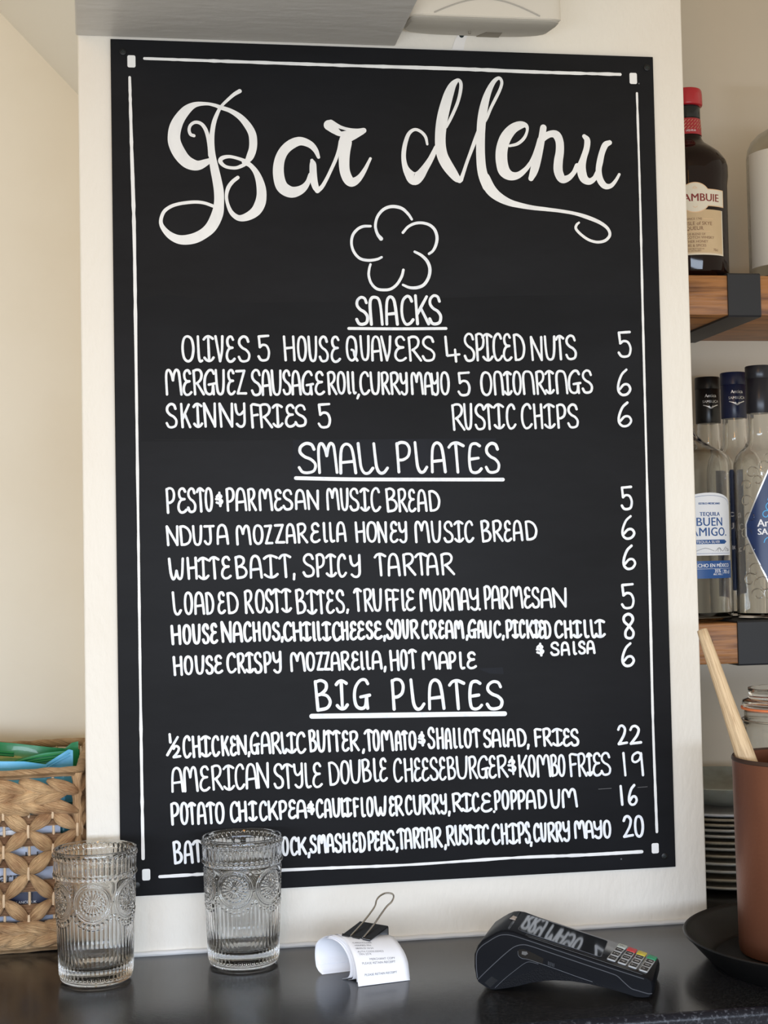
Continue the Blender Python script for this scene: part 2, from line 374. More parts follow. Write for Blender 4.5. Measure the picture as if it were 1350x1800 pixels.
# sloping underside of the stairs over the left alcove
b = MB()
sx, sz = -0.0553, 1.0308; sl = (1.1326 - 1.0308) / (-0.1503 + 0.0553)
def zz(x): return sz + (x - sx) * sl
xa, xb = -0.62, CX0
b.add([(xa, 0.0, zz(xa)), (xb, 0.0, zz(xb)), (xb, 0.40, zz(xb)), (xa, 0.40, zz(xa)), (xa, 0.0, zz(xa) + .04), (xb, 0.0, zz(xb) + .04), (xb, 0.40, zz(xb) + .04), (xa, 0.40, zz(xa) + .04)],
      [(0, 1, 2, 3), (7, 6, 5, 4), (0, 4, 5, 1), (1, 5, 6, 2), (2, 6, 7, 3), (3, 7, 4, 0)])
o = b.build('ceiling_slope', M_['slope'], None, smooth=False, base=(-0.3, 0.2, 1.3)); fixn(o); struct(o)
# boxed-in soffit coming forward over the board
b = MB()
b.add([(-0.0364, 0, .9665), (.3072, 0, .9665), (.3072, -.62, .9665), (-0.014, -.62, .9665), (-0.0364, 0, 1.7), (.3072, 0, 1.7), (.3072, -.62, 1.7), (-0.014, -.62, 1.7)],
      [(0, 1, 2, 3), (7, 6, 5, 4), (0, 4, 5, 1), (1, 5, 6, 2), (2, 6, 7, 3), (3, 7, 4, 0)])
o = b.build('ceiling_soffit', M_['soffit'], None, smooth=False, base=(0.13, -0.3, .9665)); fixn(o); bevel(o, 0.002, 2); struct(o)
struct(box('ceiling', -1.6, 2.2, -2.6, 0.46, 1.7, 1.76, M_['ceiling'], base=(0.3, -1, 1.7)))
# painted seal along the foot of the wall
b = MB(); P = []
for i in range(60):
    x = CX0 + (CX1 - CX0) * i / 59; P.append((x, -0.0012 + 0.0003 * math.sin(i * 1.7), 0.0018 + 0.0003 * math.sin(i * 2.3)))
b.tube(P, 0.0030, 8); struct(b.build('trim_1', M_['caulk'], None, base=(0.3, 0, 0)))
# counter
b = MB(); b.box(-1.6, 2.2, -0.302, 0.40, -0.04, 0.0)
ct = b.build('bar_counter', M_['counter'], None, smooth=False, base=(0.3, 0.0, -0.04)); fixn(ct)
tag(ct, 'long dark grey laminate bar counter along the foot of the cream wall', 'counter')
P = [(-0.3019, 0.0002)] + [(-0.302 - 0.007 * math.sin(i * PI / 16), -0.0068 + 0.007 * math.cos(i * PI / 16)) for i in range(1, 9)] + [(-0.309, -0.042), (-0.3019, -0.042)]
k = len(P); b = MB(); b.add([(-1.6, y, z) for y, z in P] + [(2.2, y, z) for y, z in P], [(i, (i + 1) % k, k + (i + 1) % k, k + i) for i in range(k)] + [tuple(range(k)), tuple(range(2 * k - 1, k - 1, -1))])
o = b.build('edge_trim', M_['edge'], ct, smooth=True, angle=50); fixn(o); o['label'] = 'speckled blue black rounded front edge'

# hand lettering in mm on the board: letter, left, right, bottom, top (tenths of a mm)
WRITING = [
  ('menu_line', 2.75, 'O697,844,6180,6472 l852,932,6181,6473 I927,1049,6181,6473 V1052,1151,6182,6473 E1161,1269,6182,6474 S1293,1435,6183,6474 51503,1642,6190,6481 H1778,1917,6194,6473 O1925,2039,6190,6473 U2044,2150,6186,6473 S2157,2272,6183,6473 E2285,2400,6179,6472 Q2449,2586,6193,6476 U2609,2722,6193,6476 A2730,2855,6192,6476 V2835,2958,6192,6476 E2979,3121,6191,6475 R3134,3288,6191,6475 S3285,3442,6190,6475 43540,3717,6180,6476 S3747,3881,6188,6509 P3881,3993,6190,6508 I3954,4081,6191,6507 C4073,4192,6193,6506 E4183,4294,6194,6505 D4303,4443,6196,6504 N4503,4645,6200,6478 U4654,4786,6202,6483 T4783,4890,6204,6487 S4890,5028,6206,6491 55491,5656,6233,6536'),
  ('menu_line', 2.75, 'M521,703,5828,6115 E703,810,5829,6114 R815,942,5829,6114 G922,1062,5829,6113 U1050,1159,5830,6113 E1172,1268,5830,6112 Z1263,1387,5831,6112 S1424,1545,5820,6113 A1540,1650,5822,6110 U1646,1764,5823,6107 S1764,1865,5825,6104 A1861,1971,5826,6101 G1967,2106,5828,6097 E2106,2221,5829,6093 R2245,2355,5831,6091 O2347,2451,5833,6089 l2456,2508,5834,6088 l2505,2566,5835,6087 ,2547,2608,5780,5845 C2596,2714,5827,6086 U2711,2827,5827,6085 R2827,2930,5827,6084 R2927,3043,5827,6083 Y3038,3130,5827,6082 M3155,3300,5826,6079 A3300,3406,5824,6081 Y3380,3473,5823,6083 O3481,3595,5821,6085 53669,3818,5812,6086 O3923,4068,5813,6087 n4072,4191,5815,6089 I4182,4285,5817,6091 O4285,4396,5819,6092 n4396,4541,5822,6094 R4550,4670,5824,6097 I4653,4764,5826,6098 n4770,4914,5829,6100 G4911,5070,5831,6103 S5070,5205,5834,6105 65466,5637,5811,6118'),
  ('menu_line', 2.75, 'S522,654,5483,5755 K675,789,5483,5755 I810,917,5484,5755 N921,1060,5485,5755 N1086,1242,5485,5755 Y1250,1370,5486,5755 F1414,1523,5475,5750 R1510,1656,5477,5746 I1649,1769,5481,5743 E1782,1904,5484,5738 S1888,2026,5487,5735 52132,2280,5471,5748 R3599,3750,5436,5737 U3734,3835,5438,5736 S3852,3982,5440,5734 T3962,4072,5442,5733 I4063,4191,5444,5732 C4203,4322,5446,5731 C4373,4506,5447,5734 H4510,4626,5448,5733 I4630,4763,5449,5732 P4772,4892,5450,5730 S4893,5031,5451,5729 65465,5639,5465,5752'),
  ('menu_line', 2.75, 'P512,619,4580,4863 E631,742,4584,4861 S734,837,4587,4859 T832,927,4589,4857 O921,1015,4592,4856 &1030,1119,4645,4811 P1143,1244,4596,4856 A1244,1369,4596,4851 R1372,1472,4596,4845 M1488,1643,4596,4839 E1649,1746,4597,4833 S1740,1859,4597,4828 A1877,2002,4597,4822 N2006,2141,4597,4816 M2214,2361,4588,4832 U2365,2460,4582,4833 S2460,2575,4578,4834 I2578,2687,4573,4835 C2690,2805,4568,4836 B2850,2987,4559,4831 R2987,3098,4560,4823 E3095,3190,4560,4816 A3198,3311,4561,4809 D3320,3456,4562,4800 55479,5622,4540,4813'),
  ('menu_line', 2.75, 'N515,649,4241,4461 D649,784,4241,4462 U789,898,4241,4463 J903,1027,4241,4464 A1038,1171,4241,4465 M1243,1411,4237,4456 O1422,1543,4239,4459 Z1538,1637,4240,4460 Z1648,1769,4242,4462 A1769,1882,4243,4464 R1891,2012,4244,4466 E2032,2146,4246,4468 l2162,2227,4247,4470 l2224,2306,4248,4471 A2314,2428,4249,4473 H2514,2637,4240,4472 O2637,2762,4237,4470 N2757,2868,4234,4469 E2889,2988,4231,4468 Y2988,3088,4229,4467 M3163,3334,4225,4469 U3346,3462,4223,4466 S3479,3596,4221,4464 I3596,3710,4220,4462 C3710,3820,4218,4460 B3894,4017,4214,4465 R4025,4149,4218,4462 E4149,4245,4221,4460 A4251,4368,4224,4457 D4385,4530,4229,4454 65473,5639,4218,4490'),
  ('menu_line', 2.8, 'W531,700,3883,4123 H720,842,3882,4125 I838,962,3881,4127 T954,1076,3881,4128 E1081,1197,3880,4130 B1225,1364,3879,4132 A1380,1521,3878,4134 I1529,1690,3877,4135 T1691,1831,3876,4137 ,1836,1874,3851,3931 S1941,2079,3882,4141 P2087,2193,3878,4136 I2193,2315,3874,4131 C2315,2422,3870,4127 Y2449,2574,3866,4121 T2717,2857,3874,4128 A2861,3003,3873,4127 R3023,3172,3873,4125 T3155,3301,3873,4123 A3285,3421,3873,4122 R3442,3602,3872,4120 65478,5641,3884,4165'),
  ('menu_line', 2.8, 'L564,668,3515,3768 O687,790,3515,3764 A794,909,3514,3761 D909,1007,3514,3758 E1032,1123,3514,3755 D1131,1262,3513,3751 R1318,1422,3509,3766 O1432,1544,3509,3769 S1540,1631,3510,3772 T1615,1712,3510,3774 I1709,1825,3511,3777 B1865,1983,3488,3765 I1980,2097,3488,3760 T2089,2186,3489,3756 E2186,2284,3489,3752 S2292,2398,3490,3748 ,2399,2443,3480,3538 T2483,2583,3500,3758 R2595,2701,3499,3754 U2693,2800,3498,3751 F2825,2907,3496,3747 F2902,2990,3495,3744 l2995,3056,3495,3742 E3048,3160,3494,3739 M3205,3346,3482,3739 O3350,3455,3482,3737 R3460,3555,3481,3735 n3550,3655,3486,3737 A3650,3751,3486,3735 Y3751,3862,3485,3732 .3849,3883,3478,3521 P3911,4000,3489,3754 A3992,4101,3489,3749 R4096,4203,3489,3744 M4206,4355,3489,3737 E4355,4448,3489,3731 S4440,4542,3489,3726 A4545,4678,3489,3720 N4678,4846,3489,3712 55452,5612,3452,3742'),
  ('menu_line', 3.1, 'H548,666,3205,3421 O670,769,3204,3422 U769,864,3204,3424 S869,955,3204,3425 E955,1044,3203,3426 N1071,1190,3211,3442 A1190,1302,3212,3438 C1302,1398,3213,3434 H1401,1497,3214,3431 O1507,1603,3215,3427 S1603,1698,3216,3423 ,1697,1737,3192,3264 C1727,1832,3205,3420 H1824,1937,3203,3418 I1929,2034,3202,3417 l2034,2083,3200,3416 l2083,2140,3200,3415 I2136,2241,3198,3414 C2245,2351,3198,3409 H2343,2433,3198,3408 E2433,2523,3199,3407 E2518,2613,3199,3406 S2610,2698,3200,3405 E2695,2797,3201,3404 ,2795,2833,3176,3249 S2827,2917,3195,3420 O2917,3005,3194,3415 U3005,3087,3194,3411 R3091,3198,3193,3407 C3215,3298,3188,3399 R3303,3398,3186,3396 E3398,3476,3184,3393 A3476,3576,3182,3390 M3576,3690,3180,3386 ,3696,3741,3158,3227 G3723,3832,3180,3390 A3827,3911,3178,3383 U3911,4000,3176,3377 C4009,4101,3174,3370 ,4097,4141,3147,3212 P4144,4231,3168,3380 I4211,4296,3166,3378 C4292,4372,3164,3375 K4372,4465,3161,3371 I4448,4525,3159,3369 E4508,4588,3157,3366 D4567,4661,3155,3364 C4690,4797,3155,3357 H4798,4900,3153,3357 I4892,5003,3151,3356 l5008,5089,3148,3355 L5089,5175,3147,3355 I5146,5273,3145,3354 85455,5608,3123,3419'),
  ('menu_line', 2.75, '&4477,4575,2967,3118 S4638,4749,2962,3121 A4758,4866,2966,3123 l4886,4946,2970,3125 S4951,5044,2973,3127 A5049,5152,2976,3129'),
  ('menu_line', 2.85, 'H564,675,2880,3091 O675,780,2883,3091 U796,899,2886,3092 S899,991,2888,3093 E991,1090,2890,3093 C1122,1233,2888,3109 R1233,1329,2885,3110 I1321,1417,2882,3111 S1406,1502,2880,3112 P1508,1601,2877,3113 Y1609,1710,2875,3114 M1794,1964,2884,3097 O1964,2069,2883,3095 Z2069,2158,2883,3094 Z2147,2231,2882,3093 A2228,2337,2881,3091 R2337,2446,2881,3090 E2447,2545,2880,3088 l2545,2599,2879,3087 l2599,2664,2879,3087 A2664,2784,2878,3085 ,2790,2835,2848,2922 H2861,2977,2859,3089 O2977,3067,2865,3091 T3064,3167,2871,3092 M3216,3390,2862,3062 A3395,3515,2859,3057 P3507,3599,2857,3053 l3607,3691,2855,3050 E3702,3819,2853,3046 65435,5596,2821,3093'),
  ('menu_line', 2.85, '1507,549,2183,2293 /481,622,2050,2258 2549,643,2023,2164 C650,745,2021,2262 H748,847,2023,2258 I843,958,2024,2255 C953,1045,2025,2251 K1053,1143,2026,2248 E1143,1223,2027,2245 N1220,1331,2029,2242 ,1325,1365,2005,2071 G1355,1467,2030,2272 A1467,1579,2028,2268 R1579,1691,2025,2264 L1683,1756,2024,2260 I1744,1852,2022,2257 C1844,1954,2020,2254 B1976,2070,2027,2273 U2067,2164,2026,2268 T2151,2240,2025,2263 T2232,2329,2024,2257 E2326,2414,2023,2252 R2411,2522,2022,2246 ,2539,2585,1991,2052 T2571,2680,2011,2253 O2660,2746,2011,2247 M2750,2893,2010,2238 A2901,2980,2010,2229 T2970,3049,2010,2224 O3049,3143,2009,2218 &3154,3241,2043,2207 S3256,3347,2012,2251 H3351,3444,2010,2244 A3447,3527,2008,2239 l3527,3588,2007,2234 l3588,3655,2005,2230 O3655,3750,2004,2225 T3743,3844,2002,2219 S3867,3964,2002,2207 A3964,4073,2001,2206 l4073,4132,2000,2205 A4132,4233,1999,2204 D4242,4355,1997,2203 ,4349,4391,1963,2029 F4428,4524,1989,2200 R4529,4640,1986,2194 I4634,4759,1983,2188 E4750,4844,1981,2182 S4840,4946,1978,2177 25372,5493,1972,2200 25505,5649,1970,2191'),
  ('menu_line', 2.6, 'A528,661,1668,1937 M658,816,1668,1938 E816,932,1669,1940 R945,1072,1670,1942 I1069,1195,1670,1943 C1191,1302,1671,1945 A1302,1430,1671,1946 N1422,1557,1672,1948 S1597,1713,1658,1930 T1690,1814,1657,1929 Y1809,1915,1656,1928 l1910,2004,1655,1927 E2007,2120,1654,1926 D2180,2307,1673,1932 O2307,2417,1678,1936 U2413,2535,1682,1940 B2538,2649,1687,1944 l2646,2731,1690,1948 E2726,2821,1694,1951 C2879,2985,1675,1934 H2994,3101,1675,1933 E3096,3183,1675,1932 E3183,3274,1675,1931 S3274,3377,1675,1930 E3374,3460,1674,1930 B3460,3564,1674,1929 U3565,3698,1674,1928 R3698,3803,1674,1927 G3793,3927,1674,1926 E3915,4011,1673,1925 R4011,4138,1673,1924 &4133,4234,1697,1905 K4246,4361,1668,1917 O4357,4449,1665,1914 M4454,4618,1660,1909 B4611,4703,1656,1905 O4691,4781,1654,1902 F4819,4921,1647,1912 R4913,5020,1647,1911 I5010,5084,1647,1910 E5075,5187,1647,1909 S5170,5295,1647,1907 15419,5474,1632,1899 95514,5660,1626,1901'),
  ('menu_line', 2.85, 'P518,617,1328,1573 O617,711,1328,1570 T696,790,1327,1568 A790,892,1326,1565 T885,987,1325,1562 O979,1085,1324,1559 C1133,1233,1332,1557 H1217,1320,1333,1555 I1328,1428,1334,1553 C1440,1535,1335,1551 K1531,1647,1336,1549 P1647,1744,1337,1547 E1744,1840,1338,1545 A1832,1948,1340,1543 &1945,2033,1376,1529 C2041,2130,1335,1542 A2130,2216,1333,1542 U2216,2308,1331,1542 l2303,2357,1329,1541 I2336,2430,1328,1541 F2438,2511,1326,1541 l2508,2576,1324,1540 O2580,2666,1322,1540 W2666,2805,1320,1540 E2822,2895,1317,1539 R2887,2989,1315,1539 C2999,3085,1322,1538 U3085,3183,1319,1538 R3183,3291,1317,1537 R3288,3382,1314,1537 Y3379,3461,1312,1537 ,3462,3502,1287,1352 R3511,3631,1329,1542 I3614,3734,1324,1537 C3728,3818,1319,1533 E3823,3956,1314,1528 .3959,3996,1293,1337 P3974,4057,1329,1547 O4052,4146,1328,1546 P4150,4234,1326,1544 P4231,4327,1325,1542 A4327,4445,1323,1539 D4457,4568,1322,1537 U4597,4716,1319,1534 M4725,4908,1317,1530 15378,5430,1312,1541 65469,5587,1305,1542'),
  ('menu_line', 2.9, 'B538,643,928,1177 A651,753,931,1175 T737,855,933,1174 T855,934,935,1173 E926,997,937,1172 R997,1092,939,1171 E1092,1171,941,1170 D1171,1258,943,1169 H1314,1386,946,1167 A1386,1460,947,1166 D1461,1553,949,1165 D1556,1665,952,1164 O1673,1758,957,1166 C1761,1849,958,1161 K1841,1946,959,1156 ,1939,1981,923,993 S1967,2051,967,1165 M2051,2151,965,1167 A2148,2236,963,1169 S2228,2317,961,1171 H2317,2410,959,1173 E2426,2491,957,1175 D2488,2573,955,1177 P2586,2671,964,1181 E2654,2729,961,1179 A2724,2814,959,1177 S2798,2888,956,1175 ,2886,2927,930,994 T2900,3003,962,1193 A2982,3074,962,1192 R3074,3163,962,1191 T3140,3225,962,1190 A3212,3300,962,1189 R3300,3404,962,1187 ,3413,3454,932,1000 R3437,3537,974,1199 U3532,3615,973,1197 S3607,3690,973,1196 T3665,3756,973,1194 I3748,3843,973,1192 C3831,3920,972,1190 C3937,4037,961,1189 H4037,4124,959,1191 I4121,4234,957,1193 P4225,4313,955,1195 S4301,4373,954,1196 ,4357,4394,917,977 C4397,4478,967,1177 U4478,4554,963,1178 R4554,4656,960,1180 R4647,4732,956,1182 Y4724,4814,953,1183 M4855,4991,979,1180 A4979,5082,974,1177 Y5073,5176,970,1175 O5179,5279,966,1172 25403,5529,963,1212 05529,5650,960,1208'),
  ('heading', 3.2, 'S2563,2719,6581,6905 n2712,2871,6582,6909 A2887,3035,6583,6914 C3056,3211,6584,6919 K3214,3382,6585,6924 S3363,3522,6586,6928'),
  ('heading', 3.2, 'S1909,2124,4983,5328 M2124,2350,4981,5325 A2356,2550,4978,5321 L2555,2740,4973,5323 L2723,2897,4973,5320 P2972,3150,4980,5331 L3176,3330,4976,5327 A3355,3530,4973,5322 T3552,3745,4968,5318 e3766,3934,4964,5313 S3954,4134,4961,5309'),
  ('heading', 3.4, 'B2043,2233,2457,2802 I2270,2412,2460,2795 G2461,2662,2456,2796 P2870,3030,2439,2789 L3076,3245,2431,2777 A3270,3461,2424,2765 T3499,3690,2416,2751 e3707,3874,2409,2740 S3905,4110,2401,2727'),
]
TITLE = [
  [136.0,910.8,4.5,130.1,907.2,3.89,122.9,900.8,3.28,116.7,894.5,3.07,113.1,888.8,3.68,108.4,877.3,4.71,106.0,865.0,5.12,105.0,852.6,6.35,105.6,840.4,7.37,107.7,827.1,9.01,110.3,813.8,9.83,112.1,801.6,10.44,112.1,789.3,10.64,110.1,777.1,12.28,103.9,764.2,12.08,95.6,756.2,11.05,84.5,750.6,11.05,71.4,749.0,9.83,61.0,752.9,7.78,53.2,760.7,5.32,50.4,768.5,3.89,53.4,778.2,3.68,59.9,783.9,3.68,68.0,787.1,3.48,78.0,789.0,3.48,88.0,789.8,3.48,97.0,788.8,3.38,106.0,785.7,3.48],
  [86.5,861.2,3.48,83.0,862.6,3.38,81.5,867.4,3.28,83.2,872.6,3.28,88.2,875.8,3.48,94.3,874.4,3.68,98.7,868.9,4.09,101.3,860.7,4.09,103.0,850.5,4.5,103.6,840.3,4.5],
  [103.8,835.7,4.09,99.2,832.9,7.16,90.6,829.3,10.24,82.6,830.7,12.49,76.1,835.1,13.31,70.2,843.2,14.12,66.1,852.8,13.72,65.5,860.9,13.1,67.3,870.2,12.9,71.7,879.5,11.46,79.4,889.1,9.42,88.5,894.8,5.73,100.1,896.1,3.48,108.7,894.8,3.68,115.7,892.4,4.5,125.8,889.1,4.91,135.8,882.9,6.35,143.3,874.6,7.78,148.2,866.0,8.39,149.6,857.8,8.6,149.0,848.5,8.39,146.1,840.2,7.98,142.7,834.8,5.32],
  [142.6,834.2,4.5,134.1,837.4,3.48,124.0,839.5,3.48,116.1,837.7,4.5,114.3,833.6,4.5,119.8,828.6,3.48,129.4,827.3,3.48,136.5,829.5,3.89,142.6,833.0,4.09],
  [140.1,833.9,6.14,146.1,830.5,5.12,151.6,823.9,6.14,155.2,815.7,7.98,157.3,806.5,9.83,157.6,797.8,10.64,155.8,789.1,11.46,150.9,780.8,10.64,142.2,775.0,8.6,133.1,773.3,6.35,125.6,778.5,4.91,121.5,787.5,3.68,120.1,796.6,3.48,122.0,805.4,4.3,126.6,812.1,4.09,132.5,817.0,3.89],
  [219.8,841.0,3.6,216.7,848.5,5.8,210.8,854.7,7.61,200.8,858.0,9.21,191.7,855.0,10.41,183.6,848.3,10.41,178.4,839.1,10.81,176.2,827.9,11.61,176.8,816.9,12.21,179.9,807.9,13.01,186.8,803.0,12.61,193.8,802.6,11.21,201.9,806.3,8.41,207.5,812.9,5.6,210.7,821.6,4.6],
  [212.6,837.3,3.6,213.6,833.3,7.01,213.7,824.7,7.81,214.3,815.6,8.01,216.0,808.5,7.21,218.1,804.5,5.6],
  [217.9,804.3,5.4,223.0,808.7,4.4,228.2,817.4,3.8,233.5,828.1,3.6,238.7,839.4,3.8,242.1,849.6,3.6,244.1,858.8,4.0],
  [231.8,876.2,11.41,238.3,870.8,8.61,244.3,867.1,5.6,251.4,868.9,4.0],
  [233.9,878.8,7.01,244.4,874.4,3.8,253.5,872.0,3.6,262.6,870.9,4.6,269.8,871.3,5.8],
  [268.2,869.7,5.4,259.5,866.3,9.01,251.3,863.0,13.01,249.1,855.8,14.01,248.2,846.7,12.21,247.6,836.5,11.61,248.2,826.4,11.21,251.0,818.3,11.21,254.9,814.5,10.41,260.0,816.0,8.21,265.2,820.8,6.01,270.5,828.9,4.4,274.2,836.1,3.4,276.5,840.7,3.0],
  [339.7,857.9,2.6,337.9,866.0,3.4,332.9,871.6,3.4,326.2,873.8,3.4,320.0,869.7,4.0,316.2,861.4,4.6,313.8,851.2,5.0,313.2,841.9,5.2,314.6,832.8,6.41,318.0,825.7,9.61,324.0,819.7,14.41,330.3,822.9,11.21,336.1,830.7,8.21,342.5,840.5,6.41,346.8,848.8,5.6,349.5,855.0,4.4],
  [361.4,876.9,2.0,365.2,884.7,3.4,370.1,894.6,3.6,375.0,906.1,3.6,378.2,918.5,3.8,378.6,926.8,3.8,375.5,930.0,3.8,369.7,924.5,7.61,365.3,915.1,10.41,361.5,903.6,11.61,358.1,891.2,12.21,355.7,878.8,12.21,354.4,866.4,11.81,354.5,855.2,12.01,356.5,844.9,12.41,361.0,835.8,12.61,366.5,827.7,11.21,371.5,821.1,8.61,374.8,818.4,5.6],
  [376.2,819.2,5.0,378.9,825.9,4.0,383.3,838.3,3.6,387.8,849.7,3.8,393.3,863.3,4.6,397.1,872.6,4.8],
  [403.6,882.1,2.0,406.9,888.4,3.2,411.9,899.9,3.4,417.4,910.4,3.6,422.9,921.4,3.4,424.9,929.2,3.4,422.1,933.7,3.6,416.8,930.5,4.6,411.4,922.1,6.21,406.9,911.1,8.01,403.5,898.6,9.41,401.1,885.1,9.81,399.9,871.7,9.61,399.2,858.2,9.81,399.1,845.9,10.01,399.9,832.5,10.41,402.2,822.3,11.21,406.7,813.1,13.01],
  [403.1,821.9,11.83,409.0,809.8,12.3,417.4,801.7,10.41,429.6,795.4,7.81,442.0,792.2,6.15,456.8,789.7,4.97,471.7,788.3,4.26,487.9,786.6,3.79,504.1,784.1,3.79,519.1,779.9,4.49,532.8,774.4,4.02,541.5,768.0,3.55,544.0,760.7,3.31,538.8,754.5,3.31,529.7,752.4,3.08,519.7,754.8,3.08,511.0,760.6,3.08,505.3,766.9,3.08,506.1,771.4,2.84,508.9,773.9,2.37],
  [431.8,858.1,2.84,441.2,860.8,3.55,448.8,867.4,3.55,452.5,876.1,3.08,451.0,881.3,5.2,444.8,881.7,8.75,436.0,877.3,10.88,428.3,868.2,12.54,424.0,857.7,13.01,422.5,847.9,13.25,423.0,838.1,13.25,425.5,829.7,13.25,432.2,824.9,10.41,440.9,825.7,7.33,449.8,832.6,5.2,455.6,840.0,4.26],
  [454.3,838.2,3.55,459.5,847.5,4.26,463.5,857.4,4.73,466.8,866.0,5.91],
  [470.9,879.4,7.33,468.4,866.1,7.81,464.6,851.3,9.46,461.1,837.7,9.7,458.4,829.1,8.52,455.4,822.3,5.91],
  [467.3,862.4,4.02,472.5,869.2,7.1,479.5,872.7,7.57,485.7,871.4,9.46,489.0,864.1,9.23,489.0,853.0,9.46,487.1,841.9,10.17,486.8,830.9,10.41,490.7,822.6,9.46,497.6,823.5,6.86,504.1,829.4,5.2,508.7,837.5,6.15],
  [517.5,870.9,4.73,520.8,866.7,6.86,519.9,857.4,6.86,516.1,846.3,7.33,513.3,835.1,10.17,515.5,824.1,9.94,521.7,820.3,7.57,527.8,823.7,5.68,531.8,830.6,5.44],
  [546.6,864.5,5.44,541.5,861.6,7.1,537.5,852.9,6.86,534.9,843.0,7.33,533.1,833.1,6.86,534.4,822.6,7.81,539.6,815.7,7.1,546.6,815.8,4.97,552.4,821.7,3.79,556.8,828.9,3.08],
]
FLOWER = [
  [286.4,753.1,4.55,282.6,758.1,3.28,280.5,766.8,3.09,282.7,776.5,3.09,288.4,784.0,3.28,295.4,787.8,3.46,302.9,788.4,3.64,310.7,786.2,3.46,317.1,780.3,3.09,320.7,774.8,2.73],
  [310.6,760.0,2.91,316.4,766.4,2.91,323.9,770.2,3.09,332.3,771.0,3.09,340.7,768.6,3.28,346.2,763.1,3.46,348.3,754.8,3.46,346.7,746.5,3.28,343.3,740.4,2.91,339.0,737.1,2.73],
  [323.2,739.2,2.73,330.6,735.3,3.28,337.0,728.7,3.64,339.6,720.4,3.64,338.0,711.2,3.46,332.7,703.3,3.46,325.2,700.0,3.46,316.8,699.9,3.09,309.5,702.8,2.55],
  [310.3,719.2,2.91,308.2,711.8,3.09,303.0,703.5,3.09,296.4,698.4,3.09,289.0,697.1,3.09,280.7,698.3,3.09,274.8,704.2,2.91,272.2,712.4,2.91,272.8,719.8,2.73,274.3,724.9,2.55],
  [286.7,732.8,2.55,281.3,730.4,2.91,272.0,729.2,3.09,262.9,731.2,3.09,256.6,738.0,3.09,254.0,747.1,2.91,255.5,756.3,3.09,260.7,762.9,3.09,267.2,766.2,3.09,275.1,766.6,2.73],
]
UNDERLINES = [[249.3,655.0,3.19,303.4,654.8,3.19,356.1,655.4,3.19],[189.3,494.2,4.05,250.5,492.2,4.05,337.5,490.9,3.93,415.7,489.9,4.05],[201.8,241.1,5.22,294.8,238.9,5.53,356.9,237.6,5.22,411.5,236.2,5.22]]
BORDER = [[35.5,943.1,3.07,123.5,942.8,3.38,246.6,942.4,3.38,372.7,942.5,3.99,469.2,941.7,3.68,561.0,942.0,3.38],[19.7,922.3,2.76,20.7,852.7,3.38,22.4,749.4,3.68,22.6,580.4,3.07,22.7,401.0,2.76,22.9,223.5,2.95,23.4,100.8,3.38],[579.9,921.2,2.46,580.2,801.6,2.46,579.6,667.3,2.58,579.2,515.1,2.46,578.8,339.0,3.07,578.4,214.3,2.76,579.4,101.4,3.07],[40.3,81.2,3.38,110.4,81.6,3.68,206.2,81.0,3.07,303.8,79.9,2.76,416.0,81.4,3.07,492.1,80.5,3.38,561.6,80.7,3.68]]
CORNERS = [[17.5,26.0,933.0,946.1],[571.8,580.4,931.6,944.2],[572.9,581.0,78.1,89.2],[22.2,30.5,78.1,89.9]]
SCREWS = [[12.9,949.7],[592.4,950.7],[587.4,74.5],[16.3,73.7]]

